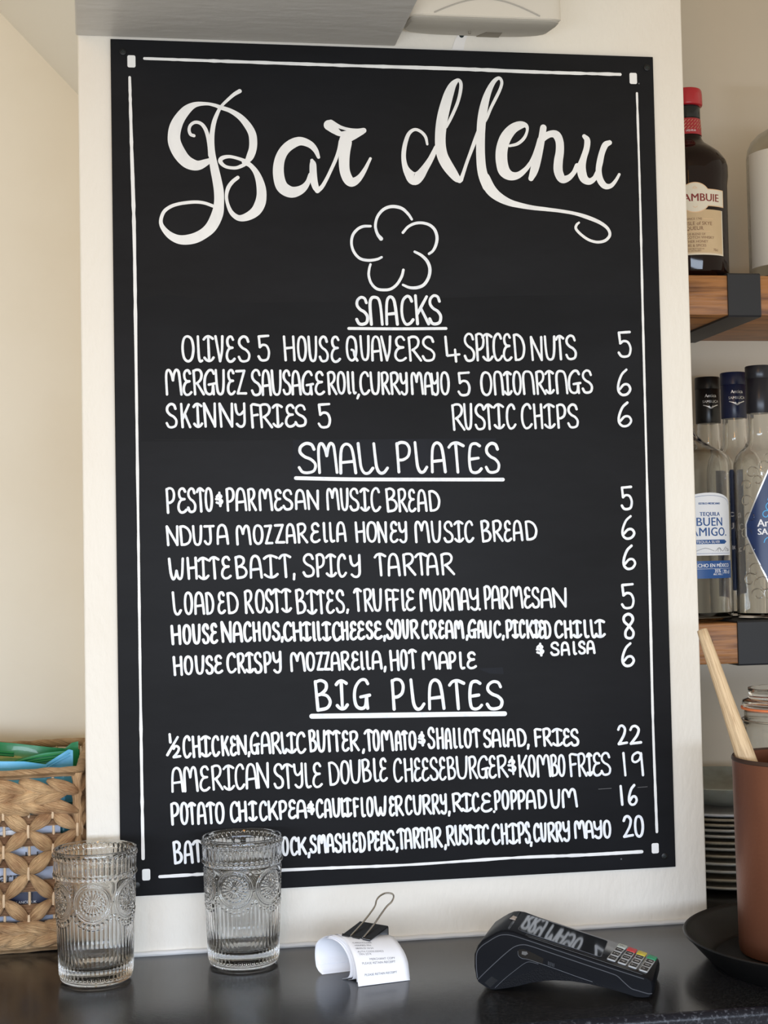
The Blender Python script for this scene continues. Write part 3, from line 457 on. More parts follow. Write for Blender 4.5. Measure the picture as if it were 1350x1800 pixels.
# ------------------------------------------------------------ the menu board and its hand lettering (board measures in mm)
board = thing('menu_board', 'tall black board with white hand lettered bar menu screwed to the cream wall', 'menu board', (0.3, -0.002, 0.0622))
box('board_panel', 0, 0.6, -0.004, -0.0002, 0.0622, 0.9633, M_['board'], board, bev=0.0006)
BY = -0.0043
def flat(name, parts, m, parent=None, y=BY):
    b = MB()
    for q, (V, F) in enumerate(parts):
        h = 0.00001 * (q % 6)
        b.add([(v[0] / 1000, y - h - (0.00016 * v[2] if len(v) > 2 else 0), v[1] / 1000) for v in V], F)
    return b.build(name, m, parent or board, angle=0)
GL = {
 'O': [['c', .5, 0, .18, .1, .03, .45, .12, .85, .45, 1, .8, .88, .97, .5, .85, .12]],
 'l': [[.3, 0, .3, .5, .34, .85, .55, 1, .95, .97]],
 'L': [[.04, 0, .1, .45, .18, .82, .4, 1, .72, .99, 1, .84]],
 'I': [[.5, .02, .5, .5, .5, .98], [0, .13, .22, .04, .5, 0, .78, .04, 1, .1], [0, .87, .22, .96, .5, 1, .78, .96, 1, .86]],
 'V': [[0, 0, .52, 1], [.52, 1, .85, .6, 1, 0]],
 'E': [[.92, .13, .72, .01, .4, .02, .18, .14, .2, .32, .42, .43, .8, .45], [.8, .45, .35, .5, .08, .66, .04, .86, .3, 1, .7, .99, 1, .9]],
 'S': [[.92, .2, .78, .04, .45, 0, .14, .12, .1, .3, .35, .45, .72, .55, .96, .72, .86, .93, .5, 1, .18, .97, 0, .82]],
 '5': [[.12, .03, 1, 0], [.1, .03, .16, .46], [.16, .46, .45, .37, .82, .42, 1, .66, .86, .93, .5, 1, .18, .97, 0, .84]],
 'H': [[.04, 0, .1, 1], [.92, 0, .94, 1], [.1, .5, .9, .46]],
 'U': [[0, 0, .04, .55, .16, .9, .45, 1, .76, .92, .92, .6, 1, 0]],
 'Q': [['c', .5, 0, .18, .1, .03, .45, .12, .85, .45, 1, .8, .88, .95, .5, .85, .12], [.5, .55, .68, .6, .75, .8, 1, 1]],
 'A': [[0, 1, .04, .45, .16, .12, .45, 0, .76, .1, .9, .42, 1, 1], [.05, .64, .93, .6]],
 'R': [[.04, .04, .1, 1], [.04, .06, .3, 0, .68, .02, .86, .18, .76, .38, .5, .5, .3, .56], [.34, .54, 1, 1]],
 '4': [[.04, 0, .1, .72, .16, .76, 1, .71], [.7, .52, .74, 1]],
 'P': [[.05, .04, .1, 1], [.05, .06, .36, 0, .76, .04, .97, .22, .86, .46, .5, .58, .14, .6]],
 'C': [[.95, .17, .8, .03, .52, 0, .16, .16, .02, .48, .08, .8, .34, 1, .72, .97, 1, .84]],
 'D': [[.05, .03, .12, 1], [.05, .03, .4, .02, .8, .18, 1, .5, .86, .84, .52, .98, .12, 1]],
 'N': [[.06, 1, 0, 0], [0, 0, .94, 1], [.94, 1, 1, 0]],
 'n': [[.06, 1, .02, .3, .16, .05, .46, 0, .78, .07, .93, .36, 1, 1]],
 'M': [[.03, 1, .02, .3, .1, .04, .26, .02, .4, .2, .47, .42], [.47, .42, .56, .16, .7, .0, .86, .06, .92, .3, 1, 1]],
 'G': [[.92, .15, .76, .01, .44, .03, .12, .26, .02, .6, .12, .9, .42, 1, .7, .92, .8, .6], [.42, .6, 1, .55], [.8, .58, .84, 1]],
 'Z': [[.05, .04, .92, .02], [.92, .02, .12, .97], [.12, .97, 1, .97]],
 'K': [[.04, 0, .1, 1], [.95, .03, .14, .64], [.42, .44, 1, 1]],
 'Y': [[0, .04, .08, .34, .3, .48, .6, .46, .9, .34], [1, 0, .98, .5, .94, .86, .7, 1, .36, 1, .08, .9]],
 'F': [[.06, .06, .14, 1], [.06, .08, .3, .01, 1, .05], [.12, .5, .84, .46]],
 'T': [[0, .15, .22, .03, .58, 0, 1, .1], [.48, .03, .54, 1]],
 '6': [[.78, 0, .38, .2, .08, .56, .05, .84, .32, 1, .74, .97, 1, .78, .84, .6, .5, .6, .16, .78]],
 'B': [[.04, .03, .14, 1], [.04, .05, .42, 0, .76, .1, .74, .3, .42, .45, .2, .49], [.36, .46, .8, .53, 1, .74, .76, .94, .14, 1]],
 'W': [[0, 0, .08, .7, .22, 1, .38, .9, .5, .6], [.5, .6, .58, .88, .74, 1, .9, .8, 1, 0]],
 'J': [[.05, .04, 1, .03], [.62, .04, .64, .72, .5, .97, .22, .98, .02, .84]],
 'e': [[.95, .08, .62, 0, .22, .08, .06, .5, .12, .9, .4, 1, .76, .97, 1, .87], [.08, .54, .8, .5]],
 '8': [['c', .52, 0, .14, .1, .12, .3, .55, .5, .92, .74, .82, .95, .5, 1, .2, .93, .2, .72, .55, .5, .92, .26, .86, .08]],
 '0': [['c', .5, 0, .18, .1, .03, .45, .12, .85, .45, 1, .8, .88, .97, .5, .85, .12]],
 '1': [[.3, 0, .6, 1]],
 '2': [[.03, .2, .22, .03, .56, 0, .84, .18, .7, .48, .34, .76, 0, .98], [0, .98, 1, .93]],
 '9': [[.94, .1, .62, 0, .16, .12, .08, .34, .36, .42, .76, .3, .93, .06], [.93, .04, 1, 1]],
 ',': [[.8, 0, .3, 1]], '.': [[.5, .4, .5, .6]], '/': [[1, 0, 0, 1]],
 '&': [[.12, .3, .45, .16, .85, .28, .62, .47, .98, .64, .7, .84, .05, .74], [.56, 0, .64, 1], [0, .48, .6, .5]],
}
def letters(words, wid):
    parts = []
    for tk in words.split(' '):
        ch = tk[0]; x0, x1, z0, z1 = [int(v) / 10 for v in tk[1:].split(',')]
        r = wid / 2; x0 += r; x1 -= r; z0 += r; z1 -= r
        if ch in '.1/' and x1 - x0 < 1: m_ = (x0 + x1) / 2; x0, x1 = m_ - .5, m_ + .5
        lean = 0.030 * (z1 - z0)
        jx, jz = rng.normal(0, 0.16, 2)
        for st in GL[ch]:
            closed = st[0] == 'c'; q = st[1:] if closed else st
            P = []
            for i in range(0, len(q), 2):
                u, v = q[i], q[i + 1]
                P.append((x0 + jx + u * (x1 - x0) + (v - .5) * lean, z1 + jz - v * (z1 - z0)))
            S = spline(P, 5, closed)
            if closed: S.append(S[0])
            ph = rng.uniform(0, 6); n = len(S)
            W = [wid * (1 + 0.07 * math.sin(ph + 5 * i / n)) for i in range(n)]
            parts.append(ribbon2d(S, W))
    return parts
def groups(tk, gap):
    """the writing of one line, cut where it leaves a wide space"""
    out = [[tk[0]]]
    for a, c in zip(tk[:-1], tk[1:]):
        x1 = int(a[1:].split(',')[1]); x0 = int(c[1:].split(',')[0])
        if x0 - x1 > gap: out.append([])
        out[-1].append(c)
    return [' '.join(g) for g in out]
heads = []
for nm, wid, words in WRITING:
    tk = words.split(' ')
    if nm == 'menu_line':
        price = [t for t in tk if int(t[1:].split(',')[0]) > 5300]; dish = [t for t in tk if t not in price]
        for g in groups(dish, 600): flat('dish_line_lettering', letters(g, wid * .97), M_['chalk'])
        if price: flat('price_lettering', letters(' '.join(price), wid), M_['chalk'])
    else:
        for i, g in enumerate(groups(tk, 150)):
            o = flat('section_heading_lettering', letters(g, wid), M_['chalk'])
            if i == 0: heads.append(o)
for o, st in zip(heads, UNDERLINES):
    P = spline([tuple(st[i:i + 3]) for i in range(0, len(st), 3)], 8)
    flat('underline', [ribbon2d([p[:2] for p in P], [p[2] for p in P])], M_['chalk'], o)
tl = []
for i, st in enumerate(TITLE):
    P = spline([tuple(st[j:j + 3]) for j in range(0, len(st), 3)], 6)
    tl.append(ribbon2d([p[:2] for p in P], [max(p[2], .8) for p in P]))
for q, (i0, i1) in enumerate(((0, 11), (11, len(tl)))):
    o = flat('title_word_lettering', tl[i0:i1], M_['title']); o['label'] = ('first', 'second')[q] + ' word of the large flourished script title'
o = flat('flower_drawing', [ribbon2d([p[:2] for p in P], [p[2] for p in P]) for P in [spline([tuple(st[j:j + 3]) for j in range(0, len(st), 3)], 6) for st in FLOWER]], M_['chalk'])
o['label'] = 'outline drawing of a five petalled flower'
for st in BORDER:
    P = spline([tuple(st[j:j + 3]) for j in range(0, len(st), 3)], 14)
    flat('border_line', [ribbon2d([p[:2] for p in P], [p[2] * (1 + .08 * rng.normal()) for p in P])], M_['title'])
def rrect(x0, x1, z0, z1, r, n=5):
    P = []
    for cx, cz, a in ((x1 - r, z1 - r, 0), (x0 + r, z1 - r, PI / 2), (x0 + r, z0 + r, PI), (x1 - r, z0 + r, 1.5 * PI)):
        for i in range(n): P.append((cx + r * math.cos(a + i * PI / 2 / (n - 1)), cz + r * math.sin(a + i * PI / 2 / (n - 1))))
    return P
for x0, x1, z0, z1 in CORNERS:
    P = rrect(x0, x1, z0, z1, 1.8); flat('corner_mark', [(P, [tuple(range(len(P)))])], M_['title'])
for x, z in SCREWS:
    b = MB(); b.lathe([(0.0038, 0), (0.0036, 0.0010), (0.0024, 0.0014)], n=20)
    V = [(v[0] + x / 1000, BY + .0004 - v[2], v[1] + z / 1000) for v in b.V]
    b2 = MB(); b2.add(V, b.F)
    s_ = b2.build('screw', M_['screw'], board); fixn(s_)
    b3 = MB()
    for dx, dz in ((.0017, .0004), (.0004, .0017)): b3.box(x / 1000 - dx, x / 1000 + dx, BY - .0011, BY - .0009, z / 1000 - dz, z / 1000 + dz)
    b3.build('cross_slot', M_['dark_mark'], s_, smooth=False)
flat('repainted_patch', [([(184.5, 494), (413, 494), (409, 535), (187, 535)], [(0, 1, 2, 3)])], M_['board_patch'], y=-0.00412)['label'] = 'slightly paler repainted rectangle behind the small plates heading'

flat('repainted_patch', [([(27.5, 684), (50.7, 690.9), (83.5, 686.8), (131.6, 681.7), (241.8, 684.2), (430.8, 691.8), (575, 694), (574.5, 533), (26.8, 534.7)], [tuple(range(9))])], M_['board_dark'], y=-0.00408)['label'] = 'darker repainted band across the snacks section'
flat('faint_smear', [([(381.8, 285.9), (410.8, 286.2), (411.3, 278.8), (396, 280)], [(0, 1, 2, 3)])], M_['board_patch'], y=-0.00412)
for P in ([(514.5, 150.6), (529, 150.9)], [(559, 150.5), (570, 150.8)], [(41, 536.4), (177.8, 534.7), (183.9, 537.7)]):
    dark = len(P) == 3
    flat('scratch', [ribbon2d(spline(P, 8), [.35 if dark else .55] * (17 if dark else 9))], M_['screw'] if dark else M_['board_scuff'], y=-0.00414)
for x, z, r in ((538.1, 73.9, .9), (582.6, 932.3, .9)):
    flat('ink_speck', [([(x + r * math.cos(a), z + r * math.sin(a)) for a in [i * PI / 5 for i in range(10)]], [tuple(range(10))])], M_['board_scuff'], y=-0.00416)

# ------------------------------------------------------------ two pressed glass tumblers
def tumbler_mesh():
    H, NT, NZ = 0.128, 576, 250
    th = np.linspace(0, 2 * PI, NT, endpoint=False); z = np.linspace(0.0045, H - 0.0012, NZ)
    T, Z = np.meshgrid(th, z)
    R0 = 0.0352 + (0.0402 - 0.0352) * (Z / H)
    k = 48; fr = (T * k / (2 * PI)) % 1.0
    def bead(zc, rad, amp, kk=k, f=None):
        f = ((T * kk / (2 * PI)) % 1.0) if f is None else f
        dx = (f - .5) * 2 * PI * R0 / kk; d2 = dx ** 2 + (Z - zc) ** 2
        return amp * np.sqrt(np.clip(1 - d2 / rad ** 2, 0, 1))
    sm = lambda a, b, x: np.clip((x - a) / (b - a), 0, 1) ** 2 * (3 - 2 * np.clip((x - a) / (b - a), 0, 1))
    D = np.zeros_like(T)
    D += 0.0007 * np.exp(-((Z - .1225) / .0028) ** 2) + 0.0009 * np.exp(-((Z - .1040) / .0024) ** 2)
    D += bead(.1225, .0023, .0012); D += bead(.1040, .0022, .0012)
    flute = np.sqrt(np.clip(1 - ((fr - .5) / .36) ** 2, 0, 1))
    D += 0.0007 * flute * sm(.1068, .1082, Z) * (1 - sm(.1185, .1198, Z))
    # medallions
    sect = (T / (PI / 3)) % 1.0; a_ = (sect - .5) * (PI / 3); X = a_ * R0; Y = Z - .0812
    rr = np.hypot(X, Y); an = np.arctan2(Y, X)
    def ring(r0, w_, amp): return amp * np.exp(-((rr - r0) / w_) ** 2)
    D += ring(.0179, .00055, .0009) + ring(.0160, .0005, .0007)
    D += np.where((rr > .0128) & (rr < .0150), .0003 * (0.5 + 0.5 * np.cos(an * 60)), 0)
    nb = 20; fa = (an * nb / (2 * PI)) % 1.0; dx = (fa - .5) * 2 * PI * .0112 / nb; d2 = dx ** 2 + (rr - .0112) ** 2
    D += .0011 * np.sqrt(np.clip(1 - d2 / .00165 ** 2, 0, 1))
    pet = np.sqrt(np.clip(1 - ((fa - .5) / .34) ** 2, 0, 1)); D += .0009 * pet * sm(.0022, .0034, rr) * (1 - sm(.0080, .0092, rr))
    D += .0010 * np.sqrt(np.clip(1 - (rr / .0021) ** 2, 0, 1))
    # swags of beads hanging under the medallions, with the ribs starting below them
    swag = .0812 - np.sqrt(np.clip(.0222 ** 2 - X ** 2, 0, None))
    nearb = 9; fb = (sect * nearb) % 1.0
    ub = ((np.floor(sect * nearb) + .5) / nearb - .5) * (PI / 3) * R0; zb = .0812 - np.sqrt(np.clip(.0222 ** 2 - ub ** 2, 0, None))
    d2 = (X - ub) ** 2 + (Z - zb) ** 2; D += .0012 * np.sqrt(np.clip(1 - d2 / .0019 ** 2, 0, 1))
    topr = swag - .0030
    fr2 = (T * 54 / (2 * PI)) % 1.0; fl2 = np.sqrt(np.clip(1 - ((fr2 - .5) / .40) ** 2, 0, 1))
    D += .0007 * fl2 * (1 - sm(topr - .0015, topr, Z)) * sm(.0050, .0085, Z)
    R = R0 + D
    V = np.stack([R * np.sin(T), -R * np.cos(T), Z], -1).reshape(-1, 3)
    # rest of the profile: base below, lip and plain inside above
    low = [(0.0001, .0012), (.026, .0012), (.0275, .0004), (.0308, .0), (.0330, .0008), (.0346, .0024)]
    rt = 0.0402
    up = [(rt + .0004, H - .0006), (rt - .0002, H), (rt - .0014, H), (rt - .0022, H - .0010), (.0375, .116), (.0366, .09), (.0350, .05), (.0338, .030), (.0325, .0200), (.0300, .0160), (.0240, .0142), (.0120, .0136), (0.0001, .0136)]
    def ringv(P): return np.concatenate([np.stack([r * np.sin(th), -r * np.cos(th), 0 * th + zz_], -1) for r, zz_ in P])
    Vall = np.concatenate([ringv(low), V, ringv(up)]); rows = len(low) + NZ + len(up)
    i = np.arange(rows - 1)[:, None] * NT; j = np.arange(NT)[None]; j2 = (j + 1) % NT
    Fq = np.stack([i + j, i + j2, i + NT + j2, i + NT + j], -1).reshape(-1, 4)
    me = bpy.data.meshes.new('drinking_glass')
    me.vertices.add(len(Vall)); me.vertices.foreach_set('co', Vall.ravel())
    me.loops.add(Fq.size); me.loops.foreach_set('vertex_index', Fq.ravel())
    me.polygons.add(len(Fq)); me.polygons.foreach_set('loop_start', np.arange(0, Fq.size, 4)); me.polygons.foreach_set('loop_total', np.full(len(Fq), 4))
    me.update(calc_edges=True); me.validate(); me.materials.append(M_['glass']); me.shade_smooth()
    return me
g1 = bpy.data.objects.new('drinking_glass', tumbler_mesh()); C.objects.link(g1); g1.location = (-.0231, -.0758, 0.0003); g1.rotation_euler.z = math.radians(28)
tag(g1, 'clear embossed glass tumbler standing in front of the woven basket', 'glass', 'embossed glass tumblers')
g2 = g1.copy(); C.objects.link(g2); g2.location = (.1233, -.0497, 0.0003); g2.rotation_euler.z = math.radians(14)
g2['label'] = 'clear embossed glass tumbler in front of the lower left of the black board'

# ------------------------------------------------------------ card payment terminal
TA = Vector((.3444, -.2021, 0.0012)); TU = Vector((.917622, -.397454, 0)); TV = Vector((.397454, .917622, 0)); TW = 79.0
term = thing('card_terminal', 'black handheld card payment terminal with coloured keys lying on the counter', 'card machine', tuple(TA + TU * .07 + TV * .04))
def tp(u, v, w_): return TA + TU * (u / 1000) + TV * (v / 1000) + Vector((0, 0, w_ / 1000))
AL = math.atan2(55.9 - 18.6, 146.7 - 15.9)
def face(t, v, h=0.0):   # on the sloping top face: t along from the hump, v across, h above
    return tp(15.9 + t * math.cos(AL) + h * math.sin(AL), v, 55.9 - t * math.sin(AL) + h * math.cos(AL))
prof = [(-12, 6.2), (-13.6, 9.5), (-15.3, 20), (-15.0, 31.8), (-11.5, 40), (-7.4, 44.8), (0, 49.6), (6, 53.2), (11, 55.3), (15.9, 55.9), (22, 55.2), (38.8, 49.6), (72, 40.1), (107, 30.1), (128, 24.1), (141, 20.3), (147.5, 18.0), (150.5, 15.5), (151.6, 11), (151.2, 5), (148.5, .8), (143, 0.0), (136, 0.4), (127, 2.9), (113, 6.3), (92.5, 10.2), (76, 11.9), (60, 11.8), (52, 11.0), (37.7, 8.2), (23.3, 4.0), (10, 1.2), (3.8, .2), (-0.5, 0), (-5.6, 2)]
P2 = prof
k = len(P2); b = MB(); VV = []
sec = [(0, .965, 1.2), (1.2, .985, .5), (3.2, 1.0, 0), (TW - 3.2, 1.0, 0), (TW - 1.2, .985, .5), (TW, .965, 1.2)]
cu_, cw_ = 68, 27
for v, s_, _ in sec:
    for (u, w_) in P2: VV.append(tp(cu_ + (u - cu_) * (1 - (1 - s_) * .55), v, max(w_, 0) if s_ > .99 else max(0.15, w_ * s_ + (1 - s_) * 10)))
n = len(sec); F = [(i * k + j, i * k + (j + 1) % k, (i + 1) * k + (j + 1) % k, (i + 1) * k + j) for i in range(n - 1) for j in range(k)] + [tuple(range(k)), tuple(range(n * k - 1, (n - 1) * k - 1, -1))]
b.add(VV, F); body = b.build('body', M_['blk'], term, angle=30); fixn(body)
# top bezel with the glass over the display
def tpoly(name, P, m, parent, h0, h1, bev=0.0):
    q = len(P); b = MB(); b.add([face(t, v, h0) for t, v in P] + [face(t, v, h1) for t, v in P], [tuple(range(q, 2 * q))] + [(i, (i + 1) % q, q + (i + 1) % q, q + i) for i in range(q)] + [tuple(range(q))[::-1]])
    o = b.build(name, m, parent, smooth=False); fixn(o)
    if bev: bevel(o, bev, 2)
    return o
tpoly('bezel', rrect(0.5, 134, 2.5, 76.5, 6), M_['blk_gloss'], term, -0.6, 0.45, .0003)
scr = tpoly('screen', rrect(9.5, 90.5, 10.5, 70.5, 4), M_['screen'], term, 0.7, 1.05)
b = MB(); b.tube([face(t, v, 1.05) for t, v in rrect(9.5, 90.5, 10.5, 70.5, 4)], 0.00025, 6, closed=True); b.build('screen_edge', M_['seam'], scr)
o = tpoly('sticker', [(-3.0, 38), (2.6, 38), (2.2, 50), (-1.6, 51)], M_['sticker'], term, .7, 1.15); o['label'] = 'small scratched silver sticker beside the screen'
KEYS = [(100.5, 18, '1', 'g'), (101.9, 34.5, '2', 'g'), (103.4, 51, '3', 'g'), (104.9, 66, 'F', 'p'), (110.6, 18, '4', 'g'), (112.0, 34.0, '5', 'g'), (113.4, 49.5, '6', 'g'), (114.6, 64.8, '', 'r'),
        (120.6, 17.5, '7', 'g'), (122.0, 33, '8', 'g'), (123.4, 48.5, '9', 'g'), (124.4, 64, '', 'y'), (130.9, 17, '*', 'g'), (132.2, 31.5, '0', 'g'), (133.6, 46.5, '#', 'g'), (134.6, 61.5, '', 'n')]
for t, v, ch, c in KEYS:
    wt, wv = (4.1, 7.0) if c == 'g' else (4.3, 6.6)
    mm = {'g': 'key_grey', 'p': 'key_pale', 'r': 'key_red', 'y': 'key_yellow', 'n': 'key_green'}[c]
    o = tpoly('key', [(t + a + (q - v) * 0.10, q) for a, q in [(x_, y_) for x_, y_ in [(p_[0] - t, p_[1]) for p_ in rrect(t - wt, t + wt, v - wv, v + wv, 1.4)]]], M_[mm], term, .6, 2.0, .00035)
    if c != 'g': o['label'] = {'p': 'pale grey function key', 'r': 'red cancel key', 'y': 'yellow clear key', 'n': 'green enter key'}[c]
    if c == 'g':
        f_ = tpoly('key_face', [(p_[0] + (p_[1] - v) * .10, p_[1]) for p_ in rrect(t - wt + 1.0, t + wt - 1.0, v - wv + 1.5, v + wv - 1.5, .9)], M_['key_dark'], o, 1.9, 2.12)
    if ch:
        V, F = text2d(ch, 6.2, 'CENTER'); b = MB()
        b.add([face(t - 2.2 + p_[1] + (0) , v + p_[0], 2.2) for p_ in [(q_[0], -q_[1] + 4.4) for q_ in V]], F)
        b.build('numeral', M_['white_print'] if c == 'g' else M_['key_dark'], o, smooth=False)
# side details on the near face
def side(name, P, m, r=0.00045, closed=False):
    b = MB(); b.tube([tp(u, -0.15, w_) for u, w_ in spline([(x_, y_) for x_, y_ in P], 5)], r, 6, closed=closed); return b.build(name, m, term)
side('seam', [(-12.0, 10.5), (-12.8, 20), (-12.2, 33), (-8, 39.5), (0, 45.2), (8, 50), (14, 51.6), (22, 51.2), (38, 47), (72, 37.2), (107, 27.2), (143, 17.2)], M_['seam'])
side('seam', [(-11.5, 9), (-4, 16.5), (6, 26), (16, 35), (24, 41), (32, 43.2), (40, 42), (58, 36.8), (90, 27.5), (113, 20.8), (119, 18.5), (124, 14), (131, 8.2), (137, 6.4), (146, 4.2), (150, 4.4)], M_['seam'])
side('seam', [(4.5, 2.0), (14, 11), (25, 20), (33, 26), (38, 27.6), (46, 26)], M_['seam'], .0003)
side('seam', [(27, 37.2), (27.5, 33), (31, 30.5), (38, 29.5), (60, 23), (84, 15.6), (96, 12.2)], M_['seam'], .0003)
def spoly(name, P, m, d0=-.35, d1=.5, parent=None):
    q = len(P); b = MB(); b.add([tp(u, d0, w_) for u, w_ in P] + [tp(u, d1, w_) for u, w_ in P], [tuple(range(q)), tuple(range(2 * q - 1, q - 1, -1))] + [(i, (i + 1) % q, q + (i + 1) % q, q + i) for i in range(q)])
    o = b.build(name, m, parent or term, smooth=False); fixn(o); return o
spoly('slot', [(28, 38.5), (27, 36), (28, 33), (32, 31), (50, 26), (51, 31.5), (40, 36.5), (32, 39.3)], M_['blk_gloss'])
fl = spoly('port_flap', [(53, 31.2), (52.5, 25.4), (74, 18.6), (96, 12.6), (94, 15.5), (87, 21.5), (80, 23.4)], M_['blk'])
b = MB()
for i in range(5): b.tube([tp(55.5 + i * 1.3, -.5, 29.0 - i * .42), tp(55.2 + i * 1.3, -.5, 25.6 - i * .36)], .00028, 5)
b.build('grip_rib', M_['seam'], fl)
spoly('connector', [(31, 37.2), (30.5, 34.4), (34, 33.5), (36.5, 35), (35.5, 37.0)], M_['port'], -.45, .2)
spoly('grip_panel', [(3, 2.0), (12, 9.5), (22, 12.5), (38, 18.5), (47, 24.0), (50, 22.8), (70, 17.2), (92, 12.4), (118, 7.0), (122, 5.2), (112, 6.7), (92.5, 10.6), (76, 12.3), (60, 12.2), (52, 11.4), (37.7, 8.8), (23.3, 4.6), (10, 1.8)], M_['blk_grip'], -.1, .6)
spoly('battery_latch', [(-5.6, 6.0), (0, 2.0), (7.5, 9.0), (1.5, 12.5)], M_['blk_gloss'], -.1, .5)

# ------------------------------------------------------------ receipts held in a binder clip
RP = Vector((.193, -.109, 0)); RA = Vector((.977, .212, 0)).normalized(); RN = Vector((.212, -.977, 0)).normalized()
def rp(n_, t, z): return RP + RN * (n_ / 1000) + RA * (t / 1000) + Vector((0, 0, z / 1000))
def taper(t): return 1 - .16 * min(max((t - 12) / 55, 0), 1)
def sheet(name, prof, tf, wid, label):
    Q = spline(prof, 8); n = len(Q); m_ = 12; b = MB(); V = []
    for j in range(m_ + 1):
        for i, (n_, z) in enumerate(Q):
            t = tf(n_) + wid * j / m_
            V.append(rp(n_ + .22 * math.sin(3.1 * j / m_ + i * .12), t, z * taper(t)))
    F = [(j * n + i, j * n + i + 1, (j + 1) * n + i + 1, (j + 1) * n + i) for j in range(m_) for i in range(n - 1)]
    b.add(V, F); o = b.build(name, M_['paper'], None, angle=60, base=tuple(rp(20, 30, 0)))
    so = o.modifiers.new('thickness', 'SOLIDIFY'); so.thickness = 0.00016; so.offset = 0
    tag(o, label, 'receipt', 'curled receipts in the binder clip'); return o, Q
sheet('paper_receipt', [(4.0, .4), (-1, 4), (-5.5, 13), (-5.5, 22), (-1, 31), (6, 35.8), (13, 36.8), (20, 36.0), (27, 32.5), (33.0, 25), (36.0, 16), (36, 8), (33.5, 3), (27, .5)], lambda n_: .55 * max(n_, -3), 53, 'innermost curled white receipt forming the tube in front of the skirting')
sheet('paper_receipt', [(-3, 8), (-6.6, 16), (-6.2, 23.5), (-1.6, 32.2), (6, 36.8), (14, 37.7), (22, 37.0), (29, 33.6), (35.2, 26), (38.4, 16.5), (39.4, 8), (38, 2.5), (33, .5)], lambda n_: 1.5 + .52 * max(n_, -3), 53, 'second curled white receipt, just outside the innermost of the tube')
sheet('paper_receipt', [(-6, 12), (-7.6, 18), (-7.0, 25), (-2, 33.2), (6, 37.6), (15, 38.4), (24, 37.8), (32, 34.4), (38.5, 27), (42, 17), (43.5, 8), (44.5, .5)], lambda n_: 4 + .44 * max(n_, -3), 53, 'third curled white receipt from the inside of the clipped tube')
sheet('paper_receipt', [(-8.6, 17), (-7.8, 26), (-2.6, 34.2), (6, 38.3), (16, 39.0), (26, 38.2), (35, 34.6), (43, 27.5), (48.0, 18), (49.5, 9), (50.5, .5)], lambda n_: 9 + .28 * max(n_, -3), 53, 'fourth curled white receipt under the printed outermost one')
o5, Q5 = sheet('paper_receipt', [(-9.4, 21), (-8.2, 28), (-2.8, 35.2), (5, 38.8), (14, 39.8), (24, 39.2), (34, 36.0), (43.5, 30.5), (51, 22), (55.0, 13), (56.5, 6), (58.5, .4)], lambda n_: 20 - .06 * (57 - n_), 53, 'outermost curled white receipt with grey printed lines reading merchant copy')
arc = [0.0]
for i in range(1, len(Q5)): arc.append(arc[-1] + math.hypot(Q5[i][0] - Q5[i - 1][0], Q5[i][1] - Q5[i - 1][1]))
def at_arc(a):
    a = min(max(a, 0.01), arc[-1] - .01)
    i = max(j for j in range(len(arc)) if arc[j] <= a); i = min(i, len(arc) - 2); f = (a - arc[i]) / (arc[i + 1] - arc[i])
    n_ = Q5[i][0] + f * (Q5[i + 1][0] - Q5[i][0]); z = Q5[i][1] + f * (Q5[i + 1][1] - Q5[i][1])
    dx, dz = Q5[i + 1][0] - Q5[i][0], Q5[i + 1][1] - Q5[i][1]; L = math.hypot(dx, dz)
    return n_ - (dz / L) * .35, z + (dx / L) * .35
def arc_z(z): return next(arc[i] for i in range(len(Q5)) if Q5[i][0] > 20 and Q5[i][1] < z)
b = MB()
for txt, t, z, size in [('CARDHOLDER', 24, 36.3, 3.0), ('VERIFIED PIN', 24.5, 34.6, 3.0), ('08/05/25 23:24', 24.5, 32.4, 3.0), ('AUTH CODE:050422', 25, 30.0, 3.0), ('TRN 2574', 25.5, 27.6, 3.0), ('MERCHANT COPY', 35, 23.6, 3.2), ('PLEASE RETAIN RECEIPT', 26.5, 20.4, 3.2), ('PLEASE RETAIN RECEIPT', 27.5, 9.5, 3.1)]:
    V, F = text2d(txt, size, 'LEFT', 1.0, 0.0, .05); a0 = arc_z(z); V2 = [(y_, x_) for x_, y_ in V]; V2, F = subdiv2d(V2, F, 1.0)
    q = []
    for y_, x_ in V2:
        n_, zq = at_arc(a0 - y_); q.append(rp(n_, t + x_, zq * taper(t + x_)))
    b.add(q, F)
b.build('printed_text', M_['ink'], o5, smooth=False)
# binder clip
J1 = rp(17, 19.5, 38.8); J2 = rp(30.5, 44, 34.6); dv = rp(-1.0, 45.0, 42.6) - rp(17, 19.5, 37.6); cd = (J2 - J1); JL = cd.length; cd.normalize()
DL = dv.length; dd = dv.normalized()
clip = thing('binder_clip', 'black binder clip with a raised silver wire handle gripping the curled receipts', 'clip', tuple(J1 + dd * .015 + cd * .018 + Vector((0, 0, -.004))))
def cp(a, d, h): return J1 + cd * a + dd * d + Vector((0, 0, h))
D0 = DL - .0025
sec_ = [(0, 0.0003), (D0, .0012), (D0 + .001, .0014), (D0 + .0016, .0006), (D0 + .0016, -.0132), (D0 + .0009, -.0142), (D0 - .0001, -.0140), (0, -.0022), (0, -.0030), (D0, -.0152), (D0 + .002, -.0152), (D0 + .0028, -.0136), (D0 + .0028, .0014), (D0 + .0016, .0030), (D0 - .0002, .0026), (0, .0014)]
k = len(sec_); b = MB(); b.add([cp(a, d, h) for a in (0, JL) for d, h in sec_], [(i, (i + 1) % k, k + (i + 1) % k, k + i) for i in range(k)])
pairs = [(0, 15), (1, 14), (2, 13), (3, 12), (4, 11), (5, 10), (6, 9), (7, 8)]
for base_ in (0, k):
    for (a1, b1), (a2, b2) in zip(pairs[:-1], pairs[1:]): b.F.append((base_ + a1, base_ + a2, base_ + b2, base_ + b1))
